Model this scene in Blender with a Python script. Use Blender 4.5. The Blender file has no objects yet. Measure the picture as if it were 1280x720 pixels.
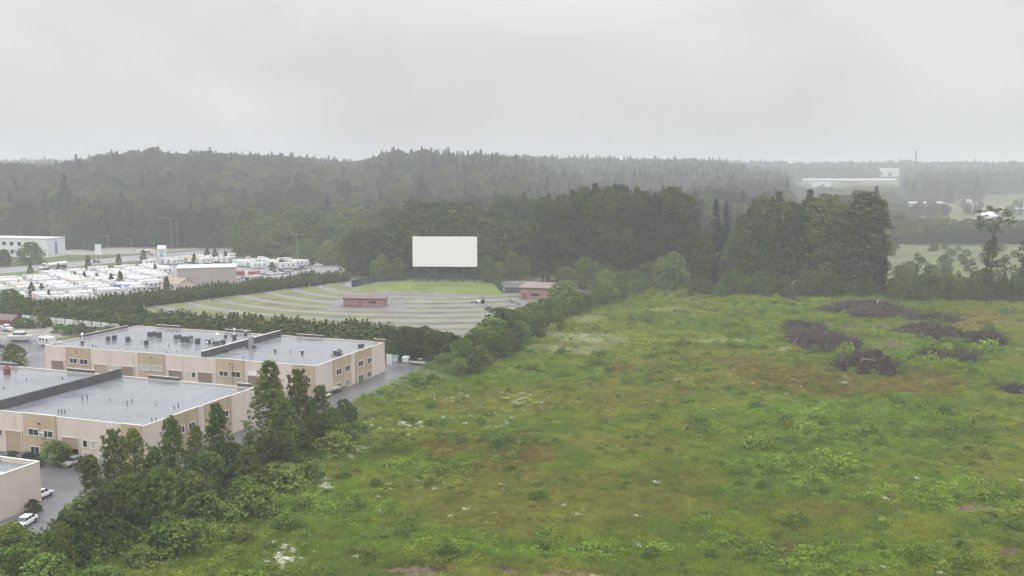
import bpy, math, random
import numpy as np
from mathutils import Vector, Matrix

R = math.radians
rnd = random.Random(11)
rng = np.random.default_rng(5)
scene = bpy.context.scene
C = scene.collection

# ------------------------------------------------------------------ camera numbers
F, YH, H = 1240.0, 212.0, 54.0
TH = math.atan((360 - YH) / F)
CT, ST = math.cos(TH), math.sin(TH)

def ray(px, py):
    y = (360 - py) / F
    return Vector(((px - 640) / F, CT + y * ST, -ST + y * CT))

def at(px, py, z=0.0):
    d = ray(px, py)
    t = (z - H) / d.z
    return Vector((d.x * t, d.y * t, z))

def proj(x, y, z=0.0):
    dz = z - H
    dep = y * CT - dz * ST
    up = y * ST + dz * CT
    return 640 + F * x / dep, 360 - F * up / dep

def atd(px, d):                       # ground point at horizontal depth d under column px
    dep = d * CT + H * ST
    return (px - 640) / F * dep, d

# ------------------------------------------------------------------ numpy noise
_perm = np.random.default_rng(3).permutation(4096)
_val = np.random.default_rng(4).random(4096)

def vnoise(x, y, s=0):
    x = np.asarray(x, float); y = np.asarray(y, float)
    xi = np.floor(x).astype(int); yi = np.floor(y).astype(int)
    fx = x - xi; fy = y - yi
    fx = fx * fx * (3 - 2 * fx); fy = fy * fy * (3 - 2 * fy)
    def hsh(a, b):
        return _val[_perm[(_perm[(a + s * 17) % 4096] + b * 7) % 4096]]
    return (hsh(xi, yi) * (1 - fx) + hsh(xi + 1, yi) * fx) * (1 - fy) + \
           (hsh(xi, yi + 1) * (1 - fx) + hsh(xi + 1, yi + 1) * fx) * fy

def fbm(x, y, s=0, o=4):
    t = 0; a = .5; n = 0
    for k in range(o):
        t = t + a * vnoise(x * 2 ** k, y * 2 ** k, s + k); n += a; a *= .5
    return t / n

def inpoly(px, py, poly):
    px = np.asarray(px, float); py = np.asarray(py, float)
    ins = np.zeros(px.shape, bool)
    n = len(poly)
    for i in range(n):
        x0, y0 = poly[i]; x1, y1 = poly[(i + 1) % n]
        if y0 == y1: continue
        c = ((y0 > py) != (y1 > py)) & (px < (x1 - x0) * (py - y0) / (y1 - y0) + x0)
        ins ^= c
    return ins

def sstep(a, b, x):
    t = np.clip((np.asarray(x, float) - a) / (b - a), 0, 1)
    return t * t * (3 - 2 * t)

# ------------------------------------------------------------------ terrain
GX = [-400, -200, 0, 50, 100, 140, 260, 300, 350, 400, 440, 480, 550, 700, 800, 900, 960, 1000, 1130, 1300, 1600]
GZ = [28, 28, 29, 31, 35, 47, 48, 46, 42, 37, 33, 42, 43, 42, 39, 34, 16, 0, 0, 0, 0]

def ground_z(x, y):
    x = np.asarray(x, float); y = np.asarray(y, float)
    r = np.hypot(x, y)
    yy = np.maximum(y, 1.0)
    px = 640 + F * x / yy
    g = np.interp(px, GX, GZ)
    q = sstep(600, 760, px)
    near = g * ((1 - q) * sstep(740, 1280, r) + q * 1.06 * sstep(1000, 1950, r))
    far = 44 * sstep(1250, 3200, r)
    z = np.maximum(near, far) + np.minimum(near, far) * .15
    z = z * (y > 300) * sstep(300, 600, y)
    z = z + 6 * (fbm(x / 160, y / 160, 9) - .5) * sstep(800, 1300, r)
    return z

# ------------------------------------------------------------------ materials
def newmat(name):
    m = bpy.data.materials.new(name); m.use_nodes = True
    nt = m.node_tree; nt.nodes.clear()
    return m, nt, nt.nodes, nt.links

def out(nt, sh):
    o = nt.nodes.new('ShaderNodeOutputMaterial'); nt.links.new(sh, o.inputs['Surface'])

def mat(name, col, rough=.7, spec=.3, metal=0., var=.12, nscale=.6, bump=0., bscale=8., streak=False, dirt=None, emit=None):
    m, nt, N, L = newmat(name)
    p = N.new('ShaderNodeBsdfPrincipled')
    p.inputs['Roughness'].default_value = rough
    p.inputs['Specular IOR Level'].default_value = spec
    p.inputs['Metallic'].default_value = metal
    tc = N.new('ShaderNodeTexCoord'); mp = N.new('ShaderNodeMapping')
    if streak: mp.inputs['Scale'].default_value = (.7, .7, .16)
    L.new(tc.outputs['Object'], mp.inputs['Vector'])
    n = N.new('ShaderNodeTexNoise'); n.inputs['Scale'].default_value = nscale; n.inputs['Detail'].default_value = 6
    n.inputs['Roughness'].default_value = .65
    L.new(mp.outputs['Vector'], n.inputs['Vector'])
    cr = N.new('ShaderNodeValToRGB')
    c = Vector(col[:3])
    lo = c * (1 - var); hi = c * (1 + var)
    if dirt: lo = Vector(dirt)
    cr.color_ramp.elements[0].position = .36; cr.color_ramp.elements[1].position = .64
    cr.color_ramp.elements[0].color = (*lo, 1); cr.color_ramp.elements[1].color = (*hi, 1)
    L.new(n.outputs['Fac'], cr.inputs['Fac']); L.new(cr.outputs['Color'], p.inputs['Base Color'])
    if bump:
        n2 = N.new('ShaderNodeTexNoise'); n2.inputs['Scale'].default_value = bscale; n2.inputs['Detail'].default_value = 3
        L.new(tc.outputs['Object'], n2.inputs['Vector'])
        b = N.new('ShaderNodeBump'); b.inputs['Strength'].default_value = bump; b.inputs['Distance'].default_value = .05
        L.new(n2.outputs['Fac'], b.inputs['Height']); L.new(b.outputs['Normal'], p.inputs['Normal'])
    out(nt, p.outputs['BSDF'])
    return m

def leafmat(name, c1, c2, tint=False, nscale=.35, trans=.18, rand=.5):
    """foliage: two leaf colours in patches, a little different on each plant; tint = colour of the plant from its instance"""
    m, nt, N, L = newmat(name)
    g = N.new('ShaderNodeNewGeometry'); oi = N.new('ShaderNodeObjectInfo')
    n = N.new('ShaderNodeTexNoise'); n.inputs['Scale'].default_value = nscale; n.inputs['Detail'].default_value = 4
    L.new(g.outputs['Position'], n.inputs['Vector'])
    mx = N.new('ShaderNodeMix'); mx.data_type = 'RGBA'
    ramp = N.new('ShaderNodeMapRange'); ramp.inputs['From Min'].default_value = .38; ramp.inputs['From Max'].default_value = .62
    L.new(n.outputs['Fac'], ramp.inputs['Value'])
    L.new(ramp.outputs['Result'], mx.inputs['Factor'])
    mx.inputs['A'].default_value = (*c1, 1); mx.inputs['B'].default_value = (*c2, 1)
    col = mx.outputs['Result']
    if tint:
        at_ = N.new('ShaderNodeAttribute'); at_.attribute_type = 'INSTANCER'; at_.attribute_name = 'tint'
        m2 = N.new('ShaderNodeMix'); m2.data_type = 'RGBA'
        L.new(at_.outputs['Alpha'], m2.inputs['Factor']); L.new(col, m2.inputs['A']); L.new(at_.outputs['Color'], m2.inputs['B'])
        col = m2.outputs['Result']
    # variation per plant (object random) and per leaf cluster (island random)
    mr = N.new('ShaderNodeMapRange'); mr.inputs['To Min'].default_value = 1 - rand * .5; mr.inputs['To Max'].default_value = 1 + rand * .5
    L.new(oi.outputs['Random'], mr.inputs['Value'])
    mr2 = N.new('ShaderNodeMapRange'); mr2.inputs['To Min'].default_value = .78; mr2.inputs['To Max'].default_value = 1.25
    L.new(g.outputs['Random Per Island'], mr2.inputs['Value'])
    mm = N.new('ShaderNodeMath'); mm.operation = 'MULTIPLY'
    L.new(mr.outputs['Result'], mm.inputs[0]); L.new(mr2.outputs['Result'], mm.inputs[1])
    hs = N.new('ShaderNodeHueSaturation')
    hr = N.new('ShaderNodeMapRange'); hr.inputs['To Min'].default_value = .495 if tint else .475; hr.inputs['To Max'].default_value = .508 if tint else .52
    wn = N.new('ShaderNodeTexWhiteNoise'); wn.noise_dimensions = '1D'; L.new(oi.outputs['Random'], wn.inputs['W'])
    L.new(wn.outputs['Value'], hr.inputs['Value']); L.new(hr.outputs['Result'], hs.inputs['Hue'])
    L.new(mm.outputs['Value'], hs.inputs['Value']); L.new(col, hs.inputs['Color'])
    d = N.new('ShaderNodeBsdfDiffuse'); t = N.new('ShaderNodeBsdfTranslucent'); ms = N.new('ShaderNodeMixShader')
    ms.inputs['Fac'].default_value = trans
    L.new(hs.outputs['Color'], d.inputs['Color']); L.new(hs.outputs['Color'], t.inputs['Color'])
    L.new(d.outputs['BSDF'], ms.inputs[1]); L.new(t.outputs['BSDF'], ms.inputs[2])
    out(nt, ms.outputs['Shader'])
    return m

M = {}
M['cream'] = mat('cream_render', (.50, .435, .385), .85, .2, var=.06, nscale=.5, streak=True)
M['tan'] = mat('tan_render', (.37, .29, .20), .85, .2, var=.10, nscale=.5, streak=True)
M['roof'] = mat('wet_grey_roof', (.148, .155, .168), .30, .5, var=.12, nscale=.10, bump=.05, bscale=.8)
M['coping'] = mat('pale_coping', (.55, .53, .5), .5, .4, var=.06)
M['darkfelt'] = mat('dark_felt', (.06, .06, .065), .6, .4, var=.3, nscale=.5)
M['door_brown'] = mat('brown_shutter', (.20, .155, .125), .6, .3, var=.05)
M['door_tan'] = mat('tan_shutter', (.34, .255, .18), .6, .3, var=.05)
M['trim'] = mat('white_trim', (.62, .60, .56), .5, .4, var=.05)
M['glass'] = mat('dark_glass', (.02, .024, .028), .12, .6, var=.2)
M['glass_pale'] = mat('pale_blind_glass', (.36, .36, .34), .2, .5, var=.1)
M['black'] = mat('black_interior_shade', (.006, .006, .007), .9, .1)  # near-black colour standing in for the shade inside half-open garage doors
M['metal_dark'] = mat('dark_metal', (.05, .05, .055), .5, .5, var=.3, nscale=2)
M['metal'] = mat('galvanised_metal', (.27, .28, .30), .4, .5, metal=.3, var=.2, nscale=2)
M['white_metal'] = mat('white_metal', (.58, .58, .575), .4, .4, var=.08, nscale=1)
M['rust'] = mat('rusty_metal', (.16, .055, .04), .8, .2, var=.3, nscale=2)
M['asphalt'] = mat('wet_asphalt', (.085, .082, .088), .38, .5, var=.28, nscale=.12, bump=.2, bscale=6)
M['road'] = mat('road_asphalt', (.17, .17, .175), .6, .4, var=.15, nscale=.1)
M['gravel'] = mat('grey_gravel', (.20, .185, .17), .85, .2, var=.25, nscale=.25)
M['soil'] = mat('brown_soil', (.13, .088, .066), .95, .1, var=.35, nscale=.5, bump=.6, bscale=4)
M['screen'] = mat('white_screen', (.70, .70, .70), .7, .2, var=.012, nscale=.15, streak=True)
M['green_steel'] = mat('green_steel', (.035, .075, .055), .6, .3, var=.2)
M['green_fence'] = mat('dark_green_fence', (.028, .05, .036), .8, .2, var=.25)
M['lawn'] = mat('bright_lawn', (.115, .145, .040), .9, .1, var=.22, nscale=.09)
M['strip'] = mat('rough_grass_strip', (.135, .145, .05), .95, .1, var=.2, nscale=.12, dirt=(.10, .095, .06))
M['lot'] = mat('drive_in_asphalt', (.112, .100, .102), .5, .4, var=.2, nscale=.06, dirt=(.078, .072, .078))
M['pave_pale'] = mat('pale_lane', (.18, .168, .162), .7, .3, var=.15, nscale=.12)
M['pink'] = mat('pink_paint', (.27, .155, .15), .8, .2, var=.07, streak=True)
M['redroof'] = mat('maroon_roof', (.13, .075, .08), .6, .3, var=.15)
M['pinkroof'] = mat('faded_pink_roof', (.20, .15, .15), .45, .4, var=.12)
M['greige'] = mat('greige_cladding', (.30, .275, .25), .8, .2, var=.04, streak=True)
M['white_roof'] = mat('white_roof', (.47, .47, .47), .5, .3, var=.06)
M['brown_roof'] = mat('tan_shingle', (.27, .225, .18), .8, .2, var=.15)
M['white_wall'] = mat('white_wall', (.55, .56, .57), .7, .2, var=.05)
M['dim_roof'] = mat('weathered_pale_roof', (.27, .27, .275), .6, .3, var=.1, nscale=.05)
M['blue'] = mat('blue_panel', (.10, .17, .40), .5, .4, var=.1)
M['red'] = mat('red_paint', (.26, .055, .05), .4, .4, var=.1)
M['carwhite'] = mat('white_car_paint', (.72, .73, .73), .22, .6, var=.02)
M['carsilver'] = mat('silver_car_paint', (.33, .34, .35), .22, .6, metal=.3, var=.02)
M['cardark'] = mat('dark_car_paint', (.025, .027, .035), .2, .6, var=.1)
M['carred'] = mat('red_car_paint', (.28, .03, .03), .22, .6, var=.1)
M['tyre'] = mat('black_tyre', (.015, .015, .015), .9, .1)
M['lamp'] = mat('lamp_glass', (.6, .6, .58), .15, .6)
M['taillamp'] = mat('red_lamp_glass', (.3, .02, .02), .15, .6)
M['wood'] = mat('grey_brown_brushwood', (.050, .040, .037), .95, .1, var=.45, nscale=1.5)
M['pile'] = mat('dark_brushwood_heap', (.034, .025, .021), .95, .1, var=.45, nscale=.9, bump=.8, bscale=5)
M['palewood'] = mat('bleached_wood', (.50, .48, .45), .8, .2, var=.15)
M['bark'] = mat('grey_bark', (.085, .075, .062), .95, .1, var=.3, nscale=2)
M['pole'] = mat('pale_pole', (.34, .33, .31), .7, .3)
M['white_fence'] = mat('white_fence_board', (.55, .55, .57), .7, .2, var=.08)
M['planks'] = mat('wet_planks', (.22, .17, .15), .7, .3, var=.2)
M['teal'] = mat('teal_lid', (.06, .22, .20), .5, .4)
M['blanket'] = mat('pale_canvas', (.42, .42, .42), .8, .2, var=.15)

M['leaf_mid'] = leafmat('leaf_mid_green', (.070, .100, .026), (.118, .148, .036))
M['leaf_dark'] = leafmat('leaf_dark_green', (.045, .062, .022), (.075, .095, .030))
M['leaf_tall'] = leafmat('leaf_cottonwood', (.044, .058, .024), (.084, .098, .036), nscale=.12)
M['leaf_stand'] = leafmat('leaf_loose_stand', (.062, .082, .032), (.112, .134, .048), nscale=.1, rand=.9)
M['leaf_fir'] = leafmat('needle_dark', (.016, .026, .018), (.028, .040, .022), nscale=.2)
M['leaf_hedge'] = leafmat('needle_hedge', (.088, .118, .036), (.125, .155, .044), rand=.15)
M['leaf_yellow'] = leafmat('leaf_yellow_green', (.13, .165, .04), (.16, .19, .05))
M['leaf_bush'] = leafmat('leaf_bush', (.095, .140, .032), (.140, .185, .045), nscale=.5)
M['leaf_far'] = leafmat('leaf_far_wood', (.045, .058, .024), (.090, .105, .034), nscale=.02, rand=.9)
M['leaf_farfir'] = leafmat('needle_far_wood', (.015, .025, .018), (.030, .040, .024), nscale=.02, rand=.7)
M['blade'] = leafmat('grass_blade', (.15, .18, .05), (.17, .19, .06), tint=True, nscale=.3, trans=.25, rand=.16)
M['weed'] = leafmat('weed_leaf', (.10, .16, .04), (.14, .19, .05), tint=True, nscale=.5, trans=.22, rand=.22)
M['flower'] = leafmat('white_flower', (.62, .62, .52), (.70, .70, .62), nscale=.5, trans=.1, rand=.2)

def seamed(m, sx, sy, seam, k, rough=None):
    nt = m.node_tree; N = nt.nodes; L = nt.links
    p = [n for n in N if n.type == 'BSDF_PRINCIPLED'][0]; src = p.inputs['Base Color'].links[0].from_socket
    tc = N.new('ShaderNodeTexCoord'); br = N.new('ShaderNodeTexBrick'); br.inputs['Scale'].default_value = 1.0
    br.inputs['Brick Width'].default_value = sx; br.inputs['Row Height'].default_value = sy; br.inputs['Mortar Size'].default_value = seam; br.inputs['Mortar Smooth'].default_value = .3
    br.inputs['Color1'].default_value = (1, 1, 1, 1); br.inputs['Color2'].default_value = (.93, .93, .94, 1); br.inputs['Mortar'].default_value = (k, k, k, 1)
    if m.name == 'white_screen':
        mp = N.new('ShaderNodeMapping'); mp.inputs['Rotation'].default_value = (math.pi / 2, 0, 0); L.new(tc.outputs['Object'], mp.inputs['Vector']); L.new(mp.outputs['Vector'], br.inputs['Vector'])
        br.inputs['Color2'].default_value = (.985, .985, .985, 1)
    else: L.new(tc.outputs['Object'], br.inputs['Vector'])
    mx = N.new('ShaderNodeMix'); mx.data_type = 'RGBA'; mx.blend_type = 'MULTIPLY'; mx.inputs['Factor'].default_value = 1
    L.new(src, mx.inputs['A']); L.new(br.outputs['Color'], mx.inputs['B']); L.new(mx.outputs['Result'], p.inputs['Base Color'])
    if rough:
        n = N.new('ShaderNodeTexNoise'); n.inputs['Scale'].default_value = .16; n.inputs['Detail'].default_value = 5; L.new(tc.outputs['Object'], n.inputs['Vector'])
        r = N.new('ShaderNodeMapRange'); r.inputs['From Min'].default_value = .4; r.inputs['From Max'].default_value = .6; r.inputs['To Min'].default_value = rough[0]; r.inputs['To Max'].default_value = rough[1]
        L.new(n.outputs['Fac'], r.inputs['Value']); L.new(r.outputs['Result'], p.inputs['Roughness'])
seamed(M['roof'], 14.0, 3.0, .05, .78, (.17, .34)); seamed(M['screen'], 2.4, 1.2, .03, .95)

# ------------------------------------------------------------------ objects
def tag(o, label=None, cat=None, group=None, kind=None):
    if label: o['label'] = label
    if cat: o['category'] = cat
    if group: o['group'] = group
    if kind: o['kind'] = kind
    return o

def empty(name, loc=(0, 0, 0), rz=0.0):
    o = bpy.data.objects.new(name, None); C.objects.link(o)
    o.location = loc; o.rotation_euler = (0, 0, rz); o.empty_display_size = .5
    return o

def link(name, me, parent=None, loc=None, rz=0.0):
    o = bpy.data.objects.new(name, me); C.objects.link(o)
    if parent is not None: o.parent = parent
    if loc is not None: o.location = loc
    if rz: o.rotation_euler = (0, 0, rz)
    return o

class MB:
    def __init__(s): s.v = []; s.f = []; s.m = []; s.mats = []
    def mi(s, m):
        m = M[m] if isinstance(m, str) else m
        if m not in s.mats: s.mats.append(m)
        return s.mats.index(m)
    def poly(s, pts, m):
        b = len(s.v); s.v += [tuple(p) for p in pts]; s.f.append(tuple(range(b, b + len(pts)))); s.m.append(s.mi(m))
    def hexa(s, p, m):                 # p: 4 bottom (ccw) + 4 top
        b = len(s.v); s.v += [tuple(q) for q in p]; k = s.mi(m)
        for f in ((3, 2, 1, 0), (4, 5, 6, 7), (0, 1, 5, 4), (1, 2, 6, 5), (2, 3, 7, 6), (3, 0, 4, 7)):
            s.f.append(tuple(b + i for i in f)); s.m.append(k)
        return s
    def box(s, x0, x1, y0, y1, z0, z1, m):
        x0, x1 = min(x0, x1), max(x0, x1); y0, y1 = min(y0, y1), max(y0, y1); z0, z1 = min(z0, z1), max(z0, z1)
        return s.hexa([(x0, y0, z0), (x1, y0, z0), (x1, y1, z0), (x0, y1, z0), (x0, y0, z1), (x1, y0, z1), (x1, y1, z1), (x0, y1, z1)], m)
    def frus(s, x0, x1, y0, y1, z0, z1, ix, iy, m, sx=0.):
        return s.hexa([(x0, y0, z0), (x1, y0, z0), (x1, y1, z0), (x0, y1, z0),
                       (x0 + ix + sx, y0 + iy, z1), (x1 - ix + sx, y0 + iy, z1), (x1 - ix + sx, y1 - iy, z1), (x0 + ix + sx, y1 - iy, z1)], m)
    def cyl(s, p, q, r0, r1, m, n=8, caps=True):
        p = Vector(p); q = Vector(q); d = (q - p)
        if d.length < 1e-6: return s
        d.normalize()
        a = d.orthogonal().normalized(); c = d.cross(a)
        b = len(s.v); k = s.mi(m)
        for o, r in ((p, r0), (q, r1)):
            for i in range(n):
                t = 2 * math.pi * i / n
                s.v.append(tuple(o + (a * math.cos(t) + c * math.sin(t)) * r))
        for i in range(n):
            j = (i + 1) % n
            s.f.append((b + i, b + j, b + n + j, b + n + i)); s.m.append(k)
        if caps:
            s.f.append(tuple(b + n - 1 - i for i in range(n))); s.m.append(k)
            s.f.append(tuple(b + n + i for i in range(n))); s.m.append(k)
        return s
    def merge(s, o):
        b = len(s.v); s.v += o.v
        mp = [s.mi(m) for m in o.mats]
        s.f += [tuple(b + i for i in f) for f in o.f]; s.m += [mp[i] for i in o.m]
        return s
    def mesh(s, name):
        me = bpy.data.meshes.new(name); me.from_pydata(s.v, [], s.f)
        for m in s.mats: me.materials.append(m)
        me.polygons.foreach_set('material_index', s.m); me.update()
        return me
    def obj(s, name, parent=None, loc=None, rz=0., bevel=0.):
        o = link(name, s.mesh(name), parent, loc, rz)
        if bevel:
            b = o.modifiers.new('bevel', 'BEVEL'); b.width = bevel; b.segments = 2; b.limit_method = 'ANGLE'
        return o

def copy_tree(o, parent=None):
    c = o.copy(); C.objects.link(c); c.parent = parent
    for ch in o.children: copy_tree(ch, c)
    return c

def quadmesh(name, Q, mats, mi=None):
    """Q: (n,4,3) array of quads -> mesh"""
    n = len(Q)
    me = bpy.data.meshes.new(name)
    me.vertices.add(4 * n); me.vertices.foreach_set('co', Q.reshape(-1).astype(np.float32))
    me.loops.add(4 * n); me.loops.foreach_set('vertex_index', np.arange(4 * n, dtype=np.int32))
    me.polygons.add(n); me.polygons.foreach_set('loop_start', np.arange(0, 4 * n, 4, dtype=np.int32))
    me.polygons.foreach_set('loop_total', np.full(n, 4, dtype=np.int32))
    for m in mats: me.materials.append(m)
    if mi is not None: me.polygons.foreach_set('material_index', mi.astype(np.int32))
    me.update(calc_edges=True); me.validate()
    return me

def unit(a): return a / np.maximum(np.linalg.norm(a, axis=1, keepdims=True), 1e-9)

def leaves(P, Nrm, size, rg, asp=.62):
    """rhombic leaf sprays at P facing Nrm"""
    n = len(P)
    Nn = unit(Nrm)
    t = unit(np.cross(Nn, unit(rg.normal(size=(n, 3)))))
    b = np.cross(Nn, t)
    s = size * rg.uniform(.6, 1.35, (n, 1))
    fold = Nn * s * rg.uniform(-.25, .25, (n, 1))
    return np.stack([P - t * s, P - b * s * asp + fold, P + t * s, P + b * s * asp + fold], 1)

def prof(kind, t):
    if kind == 'oval': return np.sqrt(np.clip(1 - ((t - .45) / .57) ** 2, 0.02, 1))
    if kind == 'column': return np.clip(1 - np.abs(2 * t - .9) ** 3.2, .08, 1) * (1 - .25 * t)
    if kind == 'cone': return np.clip(1.02 - t, .02, 1) ** .75 * np.clip(t / .12, .35, 1)
    if kind == 'spindle': return np.minimum(1, .5 + t * 1.7) * np.clip(1.03 - t, .02, 1) ** .48
    if kind == 'dome': return np.sqrt(np.clip(1 - t ** 2.2, .02, 1))
    if kind == 'umbrella': return np.clip(.35 + .9 * t - np.clip(t - .75, 0, 1) * 2.2, .1, 1)

def crown_quads(seed, h, base, rx, kind, ncl, per, leaf, cr=.2, flat=.75, shell=.5):
    rg = np.random.default_rng(seed)
    t = rg.random(ncl) ** .9
    a = rg.random(ncl) * 2 * np.pi
    lob = 1 + (.34 if kind == 'spindle' else .22) * np.sin(a * 2 + seed) * np.cos(t * 7 + seed * 2) + .15 * np.sin(a * 3 + t * 9 + seed * 3)
    r = rx * prof(kind, t) * lob * (shell + (1 - shell) * rg.random(ncl) ** .6)
    cc = np.stack([r * np.cos(a), r * np.sin(a), base + t * (h - base)], 1)
    cc[:, :2] += (np.sin(cc[:, 2:3] / h * 4 + seed) * rx * .07)
    rad = rx * cr * rg.uniform(.55, 1.35, ncl) * (.45 + .55 * prof(kind, t))
    d = unit(rg.normal(size=(ncl * per, 3)))
    d[:, 2] = np.abs(d[:, 2]) * np.where(rg.random(ncl * per) < .75, 1, -1)
    k = np.repeat(np.arange(ncl), per)
    off = d * (rad[k] * rg.uniform(.45, 1.1, ncl * per))[:, None] * np.array([1, 1, flat])
    P = cc[k] + off
    P[:, 2] = np.minimum(P[:, 2], h + rg.random(len(P)) * leaf)
    Nr = d + rg.normal(size=d.shape) * .7 + np.array([0, 0, .3])
    return leaves(P, Nr, leaf, rg)

def fir_quads(seed, h, base, rx, tiers, leaf):
    rg = np.random.default_rng(seed)
    P = []; Nn = []
    for i in range(tiers):
        t = i / tiers
        z = base + (h - base) * t
        L0 = rx * (1 - t) ** .85 + .25
        nb = int(rg.integers(6, 10))
        for j in range(nb):
            a = rg.random() * 6.283
            L = L0 * rg.uniform(.65, 1.12)
            m = max(3, int(L / leaf * 1.5))
            s = np.linspace(.1, 1, m)
            q = np.stack([np.cos(a) * L * s, np.sin(a) * L * s, z - L * .30 * s ** 1.5 + rg.uniform(-.2, .2, m)], 1)
            w = leaf * .7 * (1.1 - s)[:, None] * rg.normal(size=(m, 3)) * np.array([1, 1, .4])
            P.append(q + w); Nn.append(np.tile([np.cos(a) * .5, np.sin(a) * .5, .8], (m, 1)) + rg.normal(size=(m, 3)) * .4)
    P.append(np.stack([rg.normal(size=14) * .15, rg.normal(size=14) * .15, h + rg.uniform(-1.2, .6, 14)], 1))
    Nn.append(rg.normal(size=(14, 3)))
    return leaves(np.concatenate(P), np.concatenate(Nn), leaf, rg, .45)

def trunk_mesh(name, seed, h, r0, top=.9, limbs=7, spread=2.5, first=.25):
    rg = random.Random(seed); b = MB()
    n = 6; pts = []
    for i in range(n + 1):
        t = i / n
        pts.append(Vector((math.sin(t * 3 + seed) * h * .012 * i / n, math.cos(t * 2.3 + seed) * h * .012, h * top * t - (.4 if i == 0 else 0))))
    for i in range(n):
        b.cyl(pts[i], pts[i + 1], r0 * (1 - i / n) ** .8 + .03, r0 * (1 - (i + 1) / n) ** .8 + .02, 'bark', 7, False)
    for k in range(limbs):
        t = first + (.85 - first) * (k + rg.random() * .6) / limbs
        p = Vector((0, 0, h * top * t)) + (pts[int(t * n)] * Vector((1, 1, 0)) if False else Vector((pts[int(t * n)].x, pts[int(t * n)].y, 0)))
        a = rg.random() * 6.283; L = spread * (1.1 - t) * rg.uniform(.7, 1.1)
        q = p + Vector((math.cos(a) * L, math.sin(a) * L, L * rg.uniform(.5, .9)))
        b.cyl(p, q, r0 * (1 - t) * .45 + .02, .02, 'bark', 5, False)
    return b.mesh(name)

# prototypes: (crown mesh, trunk mesh, height)
PROTO = {}
def proto(key, crownQ, mat_, h, trunk):
    PROTO.setdefault(key, []).append((quadmesh('crown_' + key, crownQ, [M[mat_]]), trunk, h))

for s in range(4):
    proto('tall', crown_quads(10 + s, 36, 5, 6.4 + .5 * s, ['oval', 'column', 'oval', 'oval'][s], 620, 17, .46, .135, .9, .42), 'leaf_tall', 36,
          trunk_mesh('trunk', s, 36, .55, .9, 10, 5, .15))
for s in range(3):
    proto('slim', crown_quads(30 + s, 32, 4, 3.9 + .3 * s, ['oval', 'oval', 'column'][s], 420, 15, .42, .19, .95, .4), 'leaf_tall', 32,
          trunk_mesh('trunk', s, 32, .4, .92, 8, 3, .12))
for s in range(4):
    proto('round', crown_quads(50 + s, 12, .6, 4.6 + .4 * s, ['oval', 'dome'][s % 2], 420, 15, .28, .14, .95, .3), 'leaf_mid', 12,
          trunk_mesh('trunk', s, 12, .25, .8, 7, 3, .2))
for s in range(4):
    proto('young', crown_quads(70 + s, 16, .8, 3.3 + .25 * s, 'spindle', 560, 11, .21, .13, 1.25, .12), 'leaf_mid', 16,
          trunk_mesh('trunk', s, 16, .2, .94, 12, 2.6, .1))
for s in range(3):
    proto('fir', fir_quads(90 + s, 30, 2, 4.6 + .4 * s, 44, .55), 'leaf_fir', 30,
          trunk_mesh('trunk', s, 30, .4, .95, 0, 1, .1))
for s in range(4):
    proto('bush', crown_quads(110 + s, 3.6, .1, 2.3 + .2 * s, 'dome', 75, 32, .19, .3), 'leaf_bush', 3.6,
          trunk_mesh('trunk', s, 3.2, .07, .8, 6, 1.4, .05))
for s in range(2):
    proto('ragged', np.concatenate([crown_quads(130 + s, 34, 25 - 4 * s, 4.6 - 1.6 * s, 'oval', 60, 16, .36, .26), crown_quads(135 + s, 25, 3, 2.0, 'column', 90, 15, .36, .34, .9)]), 'leaf_dark', 34,
          trunk_mesh('trunk', s, 34, .42, .92, 9, 3.5, .15))
HEDGE = []
for s in range(5):
    q = crown_quads(150 + s, 7, .1, 1.25 + .1 * s, 'column', 150, 14, .22, .32)
    tq = crown_quads(170 + s, 7.9, 6.0, .5, 'cone', 10, 8, .22, .5)
    HEDGE.append(quadmesh('hedge_conifer', np.concatenate([q, tq]), [M['leaf_hedge']]))
SMALLCONE = [quadmesh('small_conifer', crown_quads(190 + s, 4.6, .2, 1.15, 'cone', 70, 18, .2, .3), [M['leaf_dark']]) for s in range(2)]

def altmesh(me, matname):
    k = (me.name, matname)
    if k not in _alt:
        c = me.copy(); c.materials.clear(); c.materials.append(M[matname]); _alt[k] = c
    return _alt[k]
_alt = {}

ncount = [0]
def tree(name, key, x, y, h, wide=1.0, z=None, label=None, cat='tree', group=None, material=None, var=None):
    ncount[0] += 1
    pr = PROTO[key]; cm, tm, ph = pr[(ncount[0] if var is None else var) % len(pr)]
    if material: cm = altmesh(cm, material)
    if z is None: z = float(ground_z(x, y))
    r = empty(name, (x, y, z), rnd.random() * 6.28)
    s = h / ph
    r.scale = (s * wide, s * wide, s)
    tag(r, label, cat, group)
    link('crown', cm, r); link('trunk', tm, r)
    return r

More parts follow.
